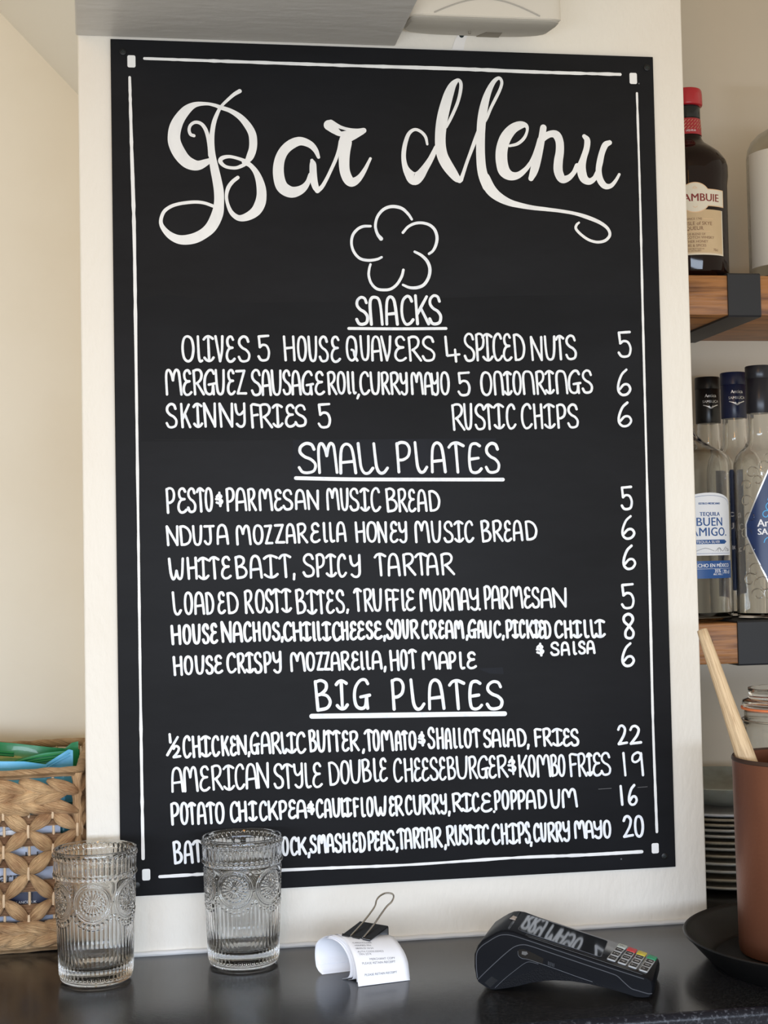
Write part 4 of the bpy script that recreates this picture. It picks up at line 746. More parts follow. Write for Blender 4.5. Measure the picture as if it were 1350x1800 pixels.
o = b.build('spring_body', M_['clip'], clip, angle=30); fixn(o)
b = MB()
for a0, a1 in ((0, .0075), (.0105, JL - .0105), (JL - .0075, JL)):
    b.tube([cp(a0, -.0006, .0012), cp(a1, -.0006, .0012)], .0016, 12)
b.build('jaw_tube', M_['clip'], clip, angle=30)
c_ = JL / 2
pts = [(c_ - .0062, 0, .0012), (c_ - .0058, .020, .0062), (c_ - .0054, .036, .0118), (c_ - .0058, .044, .0150), (c_ - .0078, .050, .0175), (c_ - .0075, .056, .0200), (c_ - .0040, .0605, .0218), (c_ + .0020, .0610, .0220), (c_ + .0056, .058, .0205), (c_ + .0066, .052, .0178), (c_ + .0050, .046, .0152), (c_ + .0048, .036, .0114), (c_ + .0054, .020, .0060), (c_ + .0060, 0, .0012)]
b = MB(); b.tube(spline([cp(*q) for q in pts], 5), .0009, 8); o = b.build('wire_handle', M_['wire'], clip); o['label'] = 'raised silver wire handle'

# ------------------------------------------------------------ round tray with the copper pot, stick and scoop
tc_ = (.698, -.185)
b = MB(); b.lathe([(0.0001, .0), (.118, .0), (.122, .0015), (.1445, .0255), (.1470, .0275), (.1480, .0290), (.1472, .0302), (.1450, .0298), (.1425, .0272), (.1215, .0060), (.118, .0045), (.0001, .0045)], tc_, 128)
tray = b.build('round_tray', M_['tray'], None, angle=50, base=(*tc_, 0)); fixn(tray); tag(tray, 'round black serving tray with a raised rim under the copper pot', 'tray')
b = MB(); b.lathe([(.0001, .0046), (.116, .0046), (.1165, .0050), (.116, .0053), (.0001, .0053)], tc_, 96); o = b.build('tray_lining', M_['tray_floor'], tray); fixn(o)
pc = (.6765, -.160); z0 = .0056
b = MB(); b.lathe([(.0001, z0), (.0615, z0), (.0632, z0 + .0012), (.0640, z0 + .006), (.0656, .196), (.0658, .1995), (.0652, .2008), (.0645, .2008), (.0638, .1990), (.0625, .02), (.058, .012), (.0001, .012)], pc, 128)
pot = b.build('copper_pot', M_['copper'], None, angle=40, base=(*pc, z0)); fixn(pot); tag(pot, 'tall dented copper utensil pot standing on the black tray', 'pot')
b = MB(); b.lathe([(.0637, .1992), (.0645, .20095), (.0653, .20095), (.0661, .1992), (.0662, .1975), (.0657, .1968), (.0657, .1985), (.0640, .1986)], pc, 128, closed_prof=True); o = b.build('rim', M_['copper_in'], pot); fixn(o); o['label'] = 'dark worn rim'
# wooden stick
A_ = Vector((.5985, -.108, .3262)); B_ = Vector((.6257, -.146, .2012)); D_ = (B_ - A_); L_ = D_.length; D_.normalize()
stick = thing('wooden_stick', 'pale worn wooden muddling stick leaning out of the copper pot', 'stick', tuple(A_ + D_ * (L_ + .10)))
b = MB(); Q = []; Rr = []
for i in range(25):
    t = i / 24 * (L_ + .10); q = A_ + D_ * t; Q.append(q); Rr.append(.0054 + .0042 * min(t / L_, 1.3) + .0002 * math.sin(t * 60))
Q = [A_ - D_ * .0006] + Q; Rr = [Rr[0] * .8] + Rr
b.tube(Q, Rr, 20); o = b.build('shaft', M_['ash'], stick, angle=60, uv=True)
sd = D_.cross(Vector((0, 1, 0))).normalized(); hp = A_ + D_ * .0145
if sd.x < 0: sd = -sd
b = MB(); b.tube([hp + sd * .0035, hp + sd * .0062], .0026, 14); b.build('hole', M_['ash_dark'], stick)
# steel scoop inside the pot
b = MB(); sc_ = (.697, -.137)
b.lathe([(.0001, .030), (.013, .031), (.020, .040), (.0235, .16), (.0245, .2010), (.0252, .2040), (.0246, .2052), (.0236, .2044), (.0222, .16), (.019, .042), (.0001, .034)], sc_, 64)
o = b.build('steel_tumbler', M_['steel'], None, angle=50, base=(*sc_, .012)); o.location.z = .012; o.location = (sc_[0], sc_[1], 0.0125)
fixn(o); tag(o, 'shiny stainless steel measuring tumbler inside the copper pot', 'measure')

# ------------------------------------------------------------ plates and the clip top jar behind
pcx = (.742, .207)
zs_ = [0.0015, .0105, .0205, .0300, .0385, .0470, .0545, .0620, .0690, .0755, .0815, .0870]
for i, z in enumerate(zs_):
    rr = .100 - .0012 * (i % 3); jx = .0012 * math.sin(i * 2.1)
    b = MB(); b.lathe([(.0001, 0), (.058, 0), (.060, .0006), (.064, .0016), (rr - .004, .0034), (rr, .0040), (rr + .0012, .0056), (rr, .0072), (rr - .004, .0070), (.064, .0044), (.058, .0034), (.0001, .0034)], (pcx[0] + jx, pcx[1]), 96)
    b.V = [(x_, y_, zq + z) for x_, y_, zq in b.V]
    nx = 1.0
    o = b.build('dinner_plate', M_['bowl_in'] if i == 11 else M_['plate_b'] if i in (1, 4, 6, 9, 10) else M_['plate'], None, angle=50, base=(pcx[0] + jx, pcx[1], z)); fixn(o)
    order = ['lowest plate', 'second plate from the bottom', 'third plate from the bottom', 'fourth plate from the bottom', 'fifth plate from the bottom', 'sixth plate from the bottom', 'sixth plate from the top', 'fifth plate from the top', 'fourth plate from the top', 'third plate from the top', 'second plate from the top', 'topmost plate'][i]
    tag(o, '%s %s of the stack behind the copper pot' % ('pale blue grey' if i == 11 else 'brown tinged stoneware' if i in (1, 4, 6, 9, 10) else 'grey stoneware', order), 'plate', 'stacked plates behind the copper pot')
bz = .0950
b = MB(); b.lathe([(.0001, bz), (.045, bz), (.047, bz + .001), (.060, bz + .0045), (.088, bz + .0165), (.0965, bz + .0255), (.0975, bz + .0275), (.0965, bz + .0285), (.0945, bz + .0272), (.086, bz + .0195), (.058, bz + .0085), (.0001, bz + .0055)], pcx, 96)
o = b.build('shallow_bowl', M_['bowl'], None, angle=50, base=(*pcx, bz)); fixn(o); tag(o, 'speckled green grey shallow bowl on top of the plate stack', 'bowl')
jc = (.7455, .02)
jar = thing('clip_top_jar', 'tall clear glass clip top jar with an orange rubber seal behind the copper pot', 'jar', (*jc, 0.0002))
b = MB(); b.lathe([(.0001, .0002), (.046, .0002), (.0495, .003), (.0495, .198), (.0500, .203), (.0492, .2055), (.0502, .208), (.0500, .2105), (.0478, .214), (.0478, .226), (.0486, .2275), (.0455, .2275), (.0445, .214), (.0465, .200), (.0462, .008), (.043, .0055), (.0001, .005)], jc, 96)
o = b.build('jar_body', M_['bottle_clear'], jar, angle=60); fixn(o)
b = MB(); b.lathe([(.0452, .2278), (.0512, .2278), (.0514, .2300), (.0452, .2300)], jc, 96, closed_prof=True); o = b.build('rubber_seal', M_['rubber'], jar); fixn(o); o['label'] = 'orange rubber seal'
b = MB(); b.lathe([(.0001, .2304), (.0490, .2304), (.0500, .2335), (.0492, .2375), (.0425, .2400), (.0420, .2440), (.0432, .2490), (.0428, .2512), (.0400, .2512), (.0392, .2460), (.0001, .2440)], jc, 96); o = b.build('glass_lid', M_['bottle_clear'], jar, angle=60); fixn(o)
b = MB(); b.tube([(jc[0] + .0508 * math.sin(a), jc[1] - .0508 * math.cos(a), .2155) for a in [i * 2 * PI / 48 for i in range(48)]], .0011, 8, closed=True)
b.tube([(jc[0] + .0515, jc[1] + .005, .2155), (jc[0] + .0545, jc[1] + .006, .235), (jc[0] + .043, jc[1] + .006, .2545)], .0011, 8)
b.build('wire_bail', M_['wire'], jar)

# ------------------------------------------------------------ oak shelves on black iron brackets
def shelf(z0, z1, label, lab2, xs):
    o = box('oak_shelf', .6375, 1.55, .1425, .3655, z0, z1, M_['oak'], None, bev=.0012, base=(1.1, .25, z0)); tag(o, label, 'shelf', 'oak shelves')
    for x0, x1 in xs:
        t = thing('iron_bracket', lab2, 'bracket', ((x0 + x1) / 2, .25, z0))
        b = MB(); th = .0026
        Pq = [(.3655, z1 + th), (.1392 + .002, z1 + th), (.1392, z1 + th - .002), (.1392, z0 - th + .002), (.1392 + .002, z0 - th), (.3655, z0 - th), (.3655, z0 - .0001), (.1422, z0 - .0001), (.1422, z1 + .0001), (.3655, z1 + .0001)]
        k = len(Pq); b.add([(x0, y_, z_) for y_, z_ in Pq] + [(x1, y_, z_) for y_, z_ in Pq], [(i, (i + 1) % k, k + (i + 1) % k, k + i) for i in range(k)])
        b.F += [(0, 9, 8, 1), (1, 8, 2), (2, 8, 7, 3), (3, 7, 4), (4, 7, 6, 5)]
        b.F += [tuple(k + i for i in f) for f in [(0, 9, 8, 1), (1, 8, 2), (2, 8, 7, 3), (3, 7, 4), (4, 7, 6, 5)]]
        s_ = b.build('strap', M_['iron'], t, smooth=False); fixn(s_)
shelf(.6955, .7445, 'thick oiled oak shelf holding the red capped liqueur bottle', 'black iron strap bracket wrapped round the upper oak shelf', [(.7386, .7806)])
shelf(.2700, .3190, 'thick oiled oak shelf holding the clear spirit bottles', 'black iron strap bracket wrapped round the lower oak shelf', [(.7380, .7960)])
ZU = .7472; ZL = .3217
def bottle(name, label, c, z, prof, m, group=None, wall=.003, n=96, inner=True):
    t = thing(name, label, 'bottle', (c[0], c[1], z), group)
    P = [(r, zz_ + z) for r, zz_ in prof]
    if inner:
        Pi = [(max(r - wall, .0001), zz_ + z + (wall * 1.6 if i < 3 else 0)) for i, (r, zz_) in enumerate(prof)]
        P = P + Pi[::-1]
    b = MB(); b.lathe(P, c, n, closed_prof=inner); o = b.build('bottle_glass', m, t, angle=50); fixn(o); return t, o
# liqueur bottle on the upper shelf
c = (.7153, .200)
prof = [(.0001, 0), (.040, 0), (.0445, .002), (.0468, .007), (.0472, .085), (.0473, .118), (.0488, .130), (.0488, .1420), (.0470, .1498), (.0398, .1605), (.0300, .1685), (.0215, .1745), (.0180, .1795), (.0166, .1860), (.0160, .2060), (.0155, .2180), (.0001, .2185)]
lq, _ = bottle('liqueur_bottle', 'dark brown liqueur bottle with a red cap on the upper oak shelf', c, ZU, prof, M_['brown_glass'], inner=False)
b = MB(); b.lathe([(.0178, .9315), (.0168, .9520), (.0158, .9520), (.0160, .9315)], c, 64, closed_prof=True); o = b.build('neck_foil', M_['red_foil'], lq); fixn(o)
b = MB()
for r_ in range(3):
    for k_ in range(9):
        a0 = -.9 + k_ * .24; zc = .9500 - r_ * .0045
        Pq = [(c[0] + (.01715 + (.952 - (zc - q * .003)) * .06) * math.sin(a0 + q * -.16), c[1] - (.01715 + (.952 - (zc - q * .003)) * .06) * math.cos(a0 + q * -.16), zc - q * .003) for q in (0, .5, 1)]
        b.tube(Pq, .00028, 5)
b.build('foil_pattern', M_['gold'], o)
cyl_text('foil_text', [('LIQUEUR', .0032, 0, .9345)], c, .0181, -.1, M_['white_print'], o)
b = MB(); b.lathe([(.0164, .9535), (.0166, .9545), (.0166, .9680), (.0160, .9690), (.0150, .9690), (.0150, .9535)], c, 64, closed_prof=True); o = b.build('neck_ring', M_['black_ring'], lq); fixn(o)
b = MB(); N_ = 80; Pq = []
V = []; zsq = [.9695, .9705, .9720, .9830, .9885, .9905, .9908]
for zi, zz_ in enumerate(zsq):
    for j in range(N_):
        a = 2 * PI * j / N_; r = [.0188, .0196, .0199, .0197, .0192, .0180, .0001][zi] * (1 - (.012 if (j % 2 and 1 < zi < 5) else 0)); V.append((c[0] + r * math.sin(a), c[1] - r * math.cos(a), zz_))
b.add(V, [(i * N_ + j, i * N_ + (j + 1) % N_, (i + 1) * N_ + (j + 1) % N_, (i + 1) * N_ + j) for i in range(len(zsq) - 1) for j in range(N_)] + [tuple(range(N_))[::-1]])
b.build('cap', M_['red_cap'], lq, angle=60)
R_ = .0473; ac = -.215
w0 = (0, 0)
lab = cyl_poly('label', [(-.05, .7720), (.0395, .7720), (.0395, .8285), (-.05, .8285)], c, R_ - .0000, ac, M_['cream_label'], lq)
cyl_poly('label_field', [(-.05, .7745), (.0378, .7745), (.0378, .8285), (-.05, .8285)], c, R_ + .00012, ac, M_['tan_label'], lab)
cyl_strokes('label_line', [[(-.04, .7738), (.0, .7738), (.0385, .7738)], [(-.03, .8013), (.0, .8013), (.018, .8013)], [(.0095, .8168), (.0165, .8168), (.0225, .8168)]], .0005, c, R_ + .0002, ac, M_['gold'], lab)
def circ_banner(rx, rz, hx, hz, cx=0.0, cz=.8435):
    P = []; a_ = math.asin(min(hz / rz, 1))
    for i in range(13): t_ = a_ + (PI - 2 * a_) * i / 12; P.append((cx + rx * math.cos(t_), cz + rz * math.sin(t_)))
    L_ = [(cx - hx, cz + hz), (cx - hx, cz - hz)]
    Q_ = []
    for i in range(13): t_ = PI + a_ + (PI - 2 * a_) * i / 12; Q_.append((cx + rx * math.cos(t_), cz + rz * math.sin(t_)))
    return P + L_ + Q_ + [(cx + hx, cz - hz), (cx + hx, cz + hz)]
nb_ = cyl_poly('name_band', circ_banner(.0205, .0190, .0425, .0108), c, R_ + .0003, ac, M_['gold'], lq)
cyl_poly('band_face', circ_banner(.0195, .0180, .0415, .0098), c, R_ + .00045, ac, M_['cream_label'], nb_)
cyl_text('band_text', [('DRAMBUIE', .0135, .0, .8388)], c, R_ + .0006, ac, M_['print_red'], nb_, spacing=1.02, bold=.0003)
for q_ in ([[(-.0022, .8555), (0, .8572), (.0022, .8555)], [(-.0028, .8548), (.0, .8548), (.0028, .8548)]], [[(-.0026, .8322), (0, .8308), (.0026, .8322)]]): cyl_strokes('band_ornament', q_, .0006, c, R_ + .0006, ac, M_['gold'], nb_)
cyl_text('label_text', [('SINCE 1745', .0038, -.0015, .8155), ('THE ISLE of SKYE', .0062, -.0015, .8090), ('LIQUEUR', .0066, -.004, .8028), ('A UNIQUE BLEND OF', .0036, -.0055, .7965), ('AGED SCOTCH WHISKY', .0047, -.002, .7920), ('HEATHER HONEY', .0045, -.003, .7870), ('HERBS & SPICES', .0045, -.003, .7820), ('70cl', .0045, .026, .7770), ('PRODUCED AND BOTTLED IN', .0026, -.008, .7785), ('SCOTLAND, DISTILLERY', .0026, -.008, .7760)], c, R_ + .0003, ac, M_['print_brown'], lab)
# tall pale labelled bottle at the edge of the view
c = (.8595, .225)
prof = [(.0001, 0), (.047, 0), (.0512, .003), (.0520, .009), (.0520, .168), (.0505, .179), (.0460, .189), (.0380, .1975), (.0270, .2040), (.0180, .2085), (.0145, .2150), (.0140, .2480), (.0165, .249), (.0165, .258), (.0001, .259)]
gn, _ = bottle('gin_bottle', 'frosted round shouldered bottle with a large ivory label at the end of the upper shelf', c, ZU, prof, M_['frost'], wall=.0035)
R_ = .0523; ac = -.05
lab = cyl_poly('label', [(-.080, .7690), (.080, .7690), (.080, .9175), (-.080, .9175)], c, R_, ac, M_['ivory_label'], gn)
cyl_text('label_text', [('SP', .0265, -.0115, .7880)], c, R_ + .0002, ac, M_['print_black'], lab)
cyl_text('label_text', [('WITH', .0048, -.0165, .7765)], c, R_ + .0002, ac, M_['print_black'], lab)
cyl_strokes('label_mark', [[(-.020, .9055), (-.014, .9075), (-.008, .9070)], [(-.017, .9060), (-.012, .9082), (-.006, .9085)]], .0012, c, R_ + .0002, ac, M_['print_black'], lab)
# tequila bottle, lower shelf
c = (.7025, .2075)
prof = [(.0001, 0), (.045, 0), (.0525, .003), (.0548, .010), (.0548, .195), (.0530, .2035), (.0465, .2095), (.0360, .2155), (.0240, .2225), (.0155, .2310), (.0112, .2420), (.0102, .285), (.0001, .2855)]
tq, _ = bottle('tequila_bottle', 'clear tequila bottle with a white arched label and a blue strip, beside the wall edge', c, ZL, prof, M_['bottle_clear'], wall=.004)
b = MB(); b.lathe([(.0102, .6072), (.0104, .6080), (.0104, .6300), (.0100, .6310), (.0001, .6310)], c, 48); b.build('cap', M_['navy_cap'], tq)
R_ = .0551; ac = .19
arch = [(-.036, .4015), (.036, .4015), (.036, .4660)] + [(.036 * math.cos(a), .4660 + .0125 * math.sin(a)) for a in [PI * i / 16 for i in range(1, 16)]] + [(-.036, .4660)]
lab = cyl_poly('label', arch, c, R_, ac, M_['white_label'], tq)
cyl_strokes('label_line', [[(-.034, .4040), (0, .4040), (.034, .4040)], [(-.034, .4640)] + [(.034 * math.cos(a), .4645 + .0105 * math.sin(a)) for a in [PI * (1 - i / 10) for i in range(11)]] + [(.034, .4640)]], .0004, c, R_ + .0002, ac, M_['blue_label'], lab)
cyl_text('label_text', [('TEQUILA', .0068, 0, .4500), ('BUEN', .0148, 0, .4378), ('AMIGO.', .0148, 0, .4255), ('ESTILO MEXICANO', .0034, 0, .4640)], c, R_ + .0002, ac, M_['blue_label'], lab, spacing=1.05, bold=.0002)
s_ = cyl_poly('label_ribbon', [(-.030, .4155), (.022, .4155), (.0265, .4182), (.022, .4208), (-.030, .4208)], c, R_ + .0002, ac, M_['blue_label'], lab)
cyl_text('label_text', [('TEQUILA SILVER', .0045, -.003, .4166)], c, R_ + .0004, ac, M_['white_print'], lab)
cyl_strokes('label_pattern', [[(.006, .4066), (.012, .4110), (.018, .4066), (.024, .4115), (.030, .4066)], [(-.02, .4070), (-.008, .4105), (.004, .4070)], [(.010, .4062), (.010, .4092), (.014, .4092), (.014, .4062)], [(.022, .4070), (.030, .4070), (.030, .4090), (.022, .4090)]], .0004, c, R_ + .0002, ac, M_['print_black'], lab)
strip = cyl_poly('label_strip', [(-.050, .3735), (.0365, .3735), (.0365, .3950), (-.050, .3950)], c, R_, ac, M_['blue_label'], tq)
cyl_text('strip_text', [('HECHO EN MÉXICO', .0062, .002, .3872), ('70 cl', .0068, .0245, .3790), ('35%', .0060, .0085, .3805), ('ALC. VOL.', .0030, .0085, .3775)], c, R_ + .0002, ac, M_['white_print'], strip, bold=.0001)
cyl_strokes('strip_line', [[(-.03, .3853), (0, .3853), (.033, .3853)], [(.0165, .3770), (.0165, .3800), (.0165, .3838)]], .0003, c, R_ + .0002, ac, M_['white_print'], strip)
# three aniseed liqueur bottles
SAM = [(.0001, 0), (.029, 0), (.0335, .002), (.0350, .008), (.0352, .178), (.0345, .192), (.0315, .2020), (.0265, .2085), (.0205, .2140), (.0170, .2210), (.0160, .2330), (.0155, .2480), (.0150, .2575), (.0001, .2578)]
def capped(c, label, m, zt, text=True, ribbed=False):
    t, g = bottle('sambuca_bottle', label, c, ZL, SAM, M_['bottle_clear'], 'sambuca bottles on the lower shelf', wall=.0032)
    zb = ZL + .2560
    b = MB(); N_ = 72; V = []
    L_ = [(.0162, zb), (.0166, zb + .0008), (.0166, zt - .0165), (.0164, zt - .0163), (.0168, zt - .016), (.0168, zt - .001), (.0160, zt), (.0001, zt)]
    for r, zz_ in L_:
        for j in range(N_):
            a = 2 * PI * j / N_; q = r * (.975 if (ribbed and j % 2 and zz_ > zt - .0162 and zz_ < zt - .0005) else 1); V.append((c[0] + q * math.sin(a), c[1] - q * math.cos(a), zz_))
    b.add(V, [(i * N_ + j, i * N_ + (j + 1) % N_, (i + 1) * N_ + (j + 1) % N_, (i + 1) * N_ + j) for i in range(len(L_) - 1) for j in range(N_)] + [tuple(range(N_))[::-1]])
    o = b.build('cap', m, t, angle=50)
    if text:
        zc = zt - .028
        cyl_text('cap_text', [('Antica', .0062, 0, zc), ('SAMBUCA', .0050, 0, zc - .0075)], c, .0169, -.12, M_['silver'], o)
        cyl_strokes('cap_mark', [[(-.010, zc - .0105), (-.004, zc - .0125), (0, zc - .0150), (.004, zc - .0125), (.010, zc - .0105)], [(-.0025, zc - .0120), (0, zc - .0140), (.0025, zc - .0120)]], .0012, c, .0169, -.12, M_['silver'], o)
    return t
def swirl(cx, cz, r, s=1): return [(cx + s * r * 1.5 * math.cos(a) * (1 - a / 9), cz + r * 1.5 * math.sin(a) * (1 - a / 9)) for a in [i * .5 for i in range(13)]]
def diamond(t, c, R_, ac, zc, hw, hh):
    P = []
    for (x0, z0), (x1, z1) in zip([(0, hh), (-hw, 0), (0, -hh), (hw, 0)], [(-hw, 0), (0, -hh), (hw, 0), (0, hh)]):
        P += [(x0 * .93 + x1 * .07, zc + z0 * .93 + z1 * .07), (x0 * .07 + x1 * .93, zc + z0 * .07 + z1 * .93)]
    bk = cyl_poly('label', [(x * 1.04, zc + (z - zc) * 1.04) for x, z in P], c, R_, ac, M_['silver'], t)
    cyl_poly('label_field', P, c, R_ + .0002, ac, M_['navy_label'], bk)
    sw = []
    for (x, z, r, s) in [(.000, .046, .005, 1), (-.006, .036, .005, -1), (.006, .034, .005, 1), (-.011, .027, .005, 1), (-.004, .024, .004, -1), (.012, .025, .005, -1), (-.012, -.016, .005, -1), (-.004, -.026, .005, 1), (.008, -.022, .005, 1), (-.008, -.034, .005, 1), (.002, -.042, .005, -1), (-.003, -.050, .004, 1), (.012, -.012, .005, -1), (-.016, .018, .004, 1)]:
        sw.append(swirl(x, zc + z, r, s))
    cyl_strokes('label_swirl', sw, .0011, c, R_ + .0004, ac, M_['cyan_print'], bk)
    cyl_text('label_text', [('Antica', .0130, -.027, zc + .0035), ('SAMBUCA', .0108, -.027, zc - .0064), ('CLASSICA', .0075, -.014, zc - .0225)], c, R_ + .0005, ac, M_['white_print'], bk, align='LEFT', bold=.0003)
# embossed scrolls in the glass
def emboss(t, c, R_, zc, a_list, m):
    b = MB()
    for a0, z, r, s in a_list:
        w_ = on_cyl(c, R_, a0); b.tube([w_(*p) for p in swirl(0, zc + z, r, s)], .0007, 6)
    b.build('embossed_scroll', m, t)
t1 = capped((.781, .3262), 'sambuca bottle with a black cap, standing against the wall behind the tequila', M_['black_cap'], .6400)
t2 = capped((.788, .2530), 'sambuca bottle with a dark blue cap, between the black capped one and the front one', M_['navy_cap'], .6375)
lab = cyl_poly('label', [(-.034, .3560), (-.004, .3560), (-.004, .5100), (-.034, .5100)], (.788, .2530), .0355, -.1, M_['navy_label'], t2)
cyl_text('label_text', [('ca', .0130, -.0145, .4500), ('BUC', .0120, -.0175, .4340), ('SSIC', .0075, -.0175, .4080)], (.788, .2530), .0357, -.1, M_['white_print'], lab, bold=.0003)
c3 = (.7925, .1810)
t3 = capped(c3, 'sambuca bottle with a ribbed cap and a blue diamond label, nearest the shelf front', M_['dark_cap'], .6372, text=False, ribbed=True)
diamond(t3, c3, .0355, .15, .4322, .0440, .096)
emboss(t3, c3, .0353, .4322, [(-.75, .070, .006, 1), (-.55, .060, .005, -1), (-.95, .055, .005, -1), (-1.0, .035, .006, 1), (-.85, .015, .005, -1), (-1.05, -.005, .006, 1), (-.9, -.025, .006, -1), (-.75, -.050, .007, 1), (-.45, -.068, .008, -1), (-.95, -.062, .007, 1), (-.25, -.080, .007, 1), (-.65, -.080, .006, -1), (-.35, .078, .005, 1), (-.1, .088, .005, -1)], M_['bottle_clear'])

# ------------------------------------------------------------ woven basket in the left alcove
BX0, BX1, BY0, BY1 = -.300, -.0425, .0400, .3000
bk = thing('woven_basket', 'square open weave water hyacinth basket of snack packets in the left alcove', 'basket', ((BX0 + BX1) / 2, (BY0 + BY1) / 2, 0))
def rope_loop(zc, r, inset=0.0, name='rim'):
    x0, x1, y0, y1 = BX0 + inset, BX1 - inset, BY0 + inset, BY1 - inset
    rc = .012; P = []
    for cx, cy, a in ((x1 - rc, y1 - rc, 0), (x0 + rc, y1 - rc, PI / 2), (x0 + rc, y0 + rc, PI), (x1 - rc, y0 + rc, 1.5 * PI)):
        for i in range(6): P.append((cx + rc * math.cos(a + i * PI / 10), cy + rc * math.sin(a + i * PI / 10)))
    # resample evenly
    out = []
    for i in range(len(P)):
        a = Vector((*P[i], 0)); b_ = Vector((*P[(i + 1) % len(P)], 0)); L = (b_ - a).length; k = max(1, int(L / .004))
        for j in range(k): out.append(a + (b_ - a) * j / k)
    n = 12; V = []; U = []; K = len(out)
    for i, p in enumerate(out):
        t = (out[(i + 1) % K] - out[i - 1]).normalized(); side_ = Vector((t.y, -t.x, 0))
        for j in range(n):
            a = 2 * PI * j / n; tw = a + i * .35
            rr = r * (1 + .10 * abs(math.sin(1.5 * tw)) + .05 * math.sin(i * .9))
            V.append((p.x + side_.x * rr * math.cos(a), p.y + side_.y * rr * math.cos(a), zc + rr * math.sin(a) + .0008 * math.sin(i * .21))); U.append((tw / 3, i * .02))
    b = MB(); b.add(V, [(i * n + j, i * n + (j + 1) % n, ((i + 1) % K) * n + (j + 1) % n, ((i + 1) % K) * n + j) for i in range(K) for j in range(n)], U)
    return b.build(name, M_['rope'], bk, angle=70, uv=True)
rope_loop(.1868, .0048); o = rope_loop(.0055, .0046, .002, 'base_rope')
def leaf(b, A, B, wid, nrm, thick=.0035, bulge=.004, pinch=.18, seedu=None):
    """a folded rush strand from A to B, widest in the middle"""
    A = Vector(A); B = Vector(B); t = (B - A); L = t.length; t.normalize(); n_ = Vector(nrm); s_ = t.cross(n_).normalized()
    K, m_ = 13, 12; V = []; U = []; u0 = random.random() * 20 if seedu is None else seedu; tw = random.uniform(-.25, .25); sk = random.uniform(-.12, .12)
    for i in range(K):
        f = i / (K - 1); prof = pinch + (1 - pinch) * math.sin(PI * min(max(f + sk * math.sin(PI * f), 0), 1)) ** .75
        c_ = A + t * (L * f) + n_ * (bulge * math.sin(PI * f))
        for j in range(m_):
            a = 2 * PI * j / m_; q = tw * math.sin(PI * f)
            x = math.cos(a) * wid / 2 * prof; y = math.sin(a) * thick * (0.55 + .45 * prof) * (1 + .22 * math.sin(a * 3 + u0))
            V.append(c_ + s_ * (x * math.cos(q) - y * math.sin(q)) + n_ * (x * math.sin(q) + y * math.cos(q))); U.append((abs(j - m_ / 2) / m_ * 2 + u0, f + u0))
    F = [(i * m_ + j, i * m_ + (j + 1) % m_, (i + 1) * m_ + (j + 1) % m_, (i + 1) * m_ + j) for i in range(K - 1) for j in range(m_)] + [tuple(range(m_))[::-1], tuple((K - 1) * m_ + j for j in range(m_))]
    b.add(V, F, U)
FN = (0, -1, 0)
sp = .0255
cols = [BX1 - .0025 - sp * i for i in range(11)]
rows = [.1465, .1270, .1065, .0830, .0560, .0335]
def face_weave(to, nrm, ncol, top=True):
    """to(x, z) -> point on the side; builds the strap, lattice, braid and stake parts of one side"""
    xs = cols[:ncol]; L = xs[-1]
    b = MB()
    for z in (.1375, .1170, .0945, .0690, .0440):
        k = 0; x = BX1 - .001
        while x > L:
            x2 = max(x - random.uniform(.07, .1), L); leaf(b, to(x, z, -.0035), to(x2, z + random.uniform(-.001, .001), -.0035), .0125, nrm, .0022, 0, .8); x = x2 + .006 if x2 > L + .001 else L
    b.build('strap_weave', M_['straw_dark'], bk, angle=70, uv=True)
    b = MB()
    for i in range(ncol - 1):
        for j in range(5):
            if (i + j) % 2 == 1: A, B = (xs[i], rows[j]), (xs[i + 1], rows[j + 1])
            else: A, B = (xs[i + 1], rows[j]), (xs[i], rows[j + 1])
            leaf(b, to(A[0], A[1], .001), to(B[0], B[1], .001), random.uniform(.0145, .0175), nrm, .0038, .0035, .16)
    b.build('lattice_weave', M_['straw'], bk, angle=70, uv=True)
    b = MB()
    for i in range(ncol):
        for j in range(6):
            if (i + j) % 2 == 1: b.tube([to(xs[i], rows[j] + .0065, .0032), to(xs[i], rows[j], .0050), to(xs[i], rows[j] - .0065, .0032)], .0016, 7)
    b.build('binding', M_['stake'], bk, angle=70)
    for rows_ in (((.1725, .014, 0), (.1620, -.011, .016), (.1515, .012, .006)), ((.0262, .009, .004), (.0150, -.0115, .018))):
        b = MB()
        for zc, dz, ph in rows_:
            x = BX1 + .006 - ph
            while x > L:
                leaf(b, to(min(x, BX1 - .001), zc - dz / 2, .0015), to(x - .040, zc + dz / 2, .0015), random.uniform(.0135, .0165), nrm, .0050, .0026, .26); x -= random.uniform(.0255, .029)
        b.build('braided_band', M_['straw'], bk, angle=70, uv=True)
    for x in [q for q in xs if q > L]:
        bb = MB(); bb.tube([to(x, .006, -.0045), to(x + .0006, .09, -.0045), to(x, .1835, -.003)], .0015, 7); bb.build('stake', M_['stake'], bk)
face_weave(lambda x, z, d: Vector((x, BY0 - d, z)), FN, 11)
# right side: straps and braids, turned a quarter
face_weave(lambda x, z, d: Vector((BX1 - .001 + d * .6, BY0 + (BX1 - x), z)), (1, 0, 0), 10)
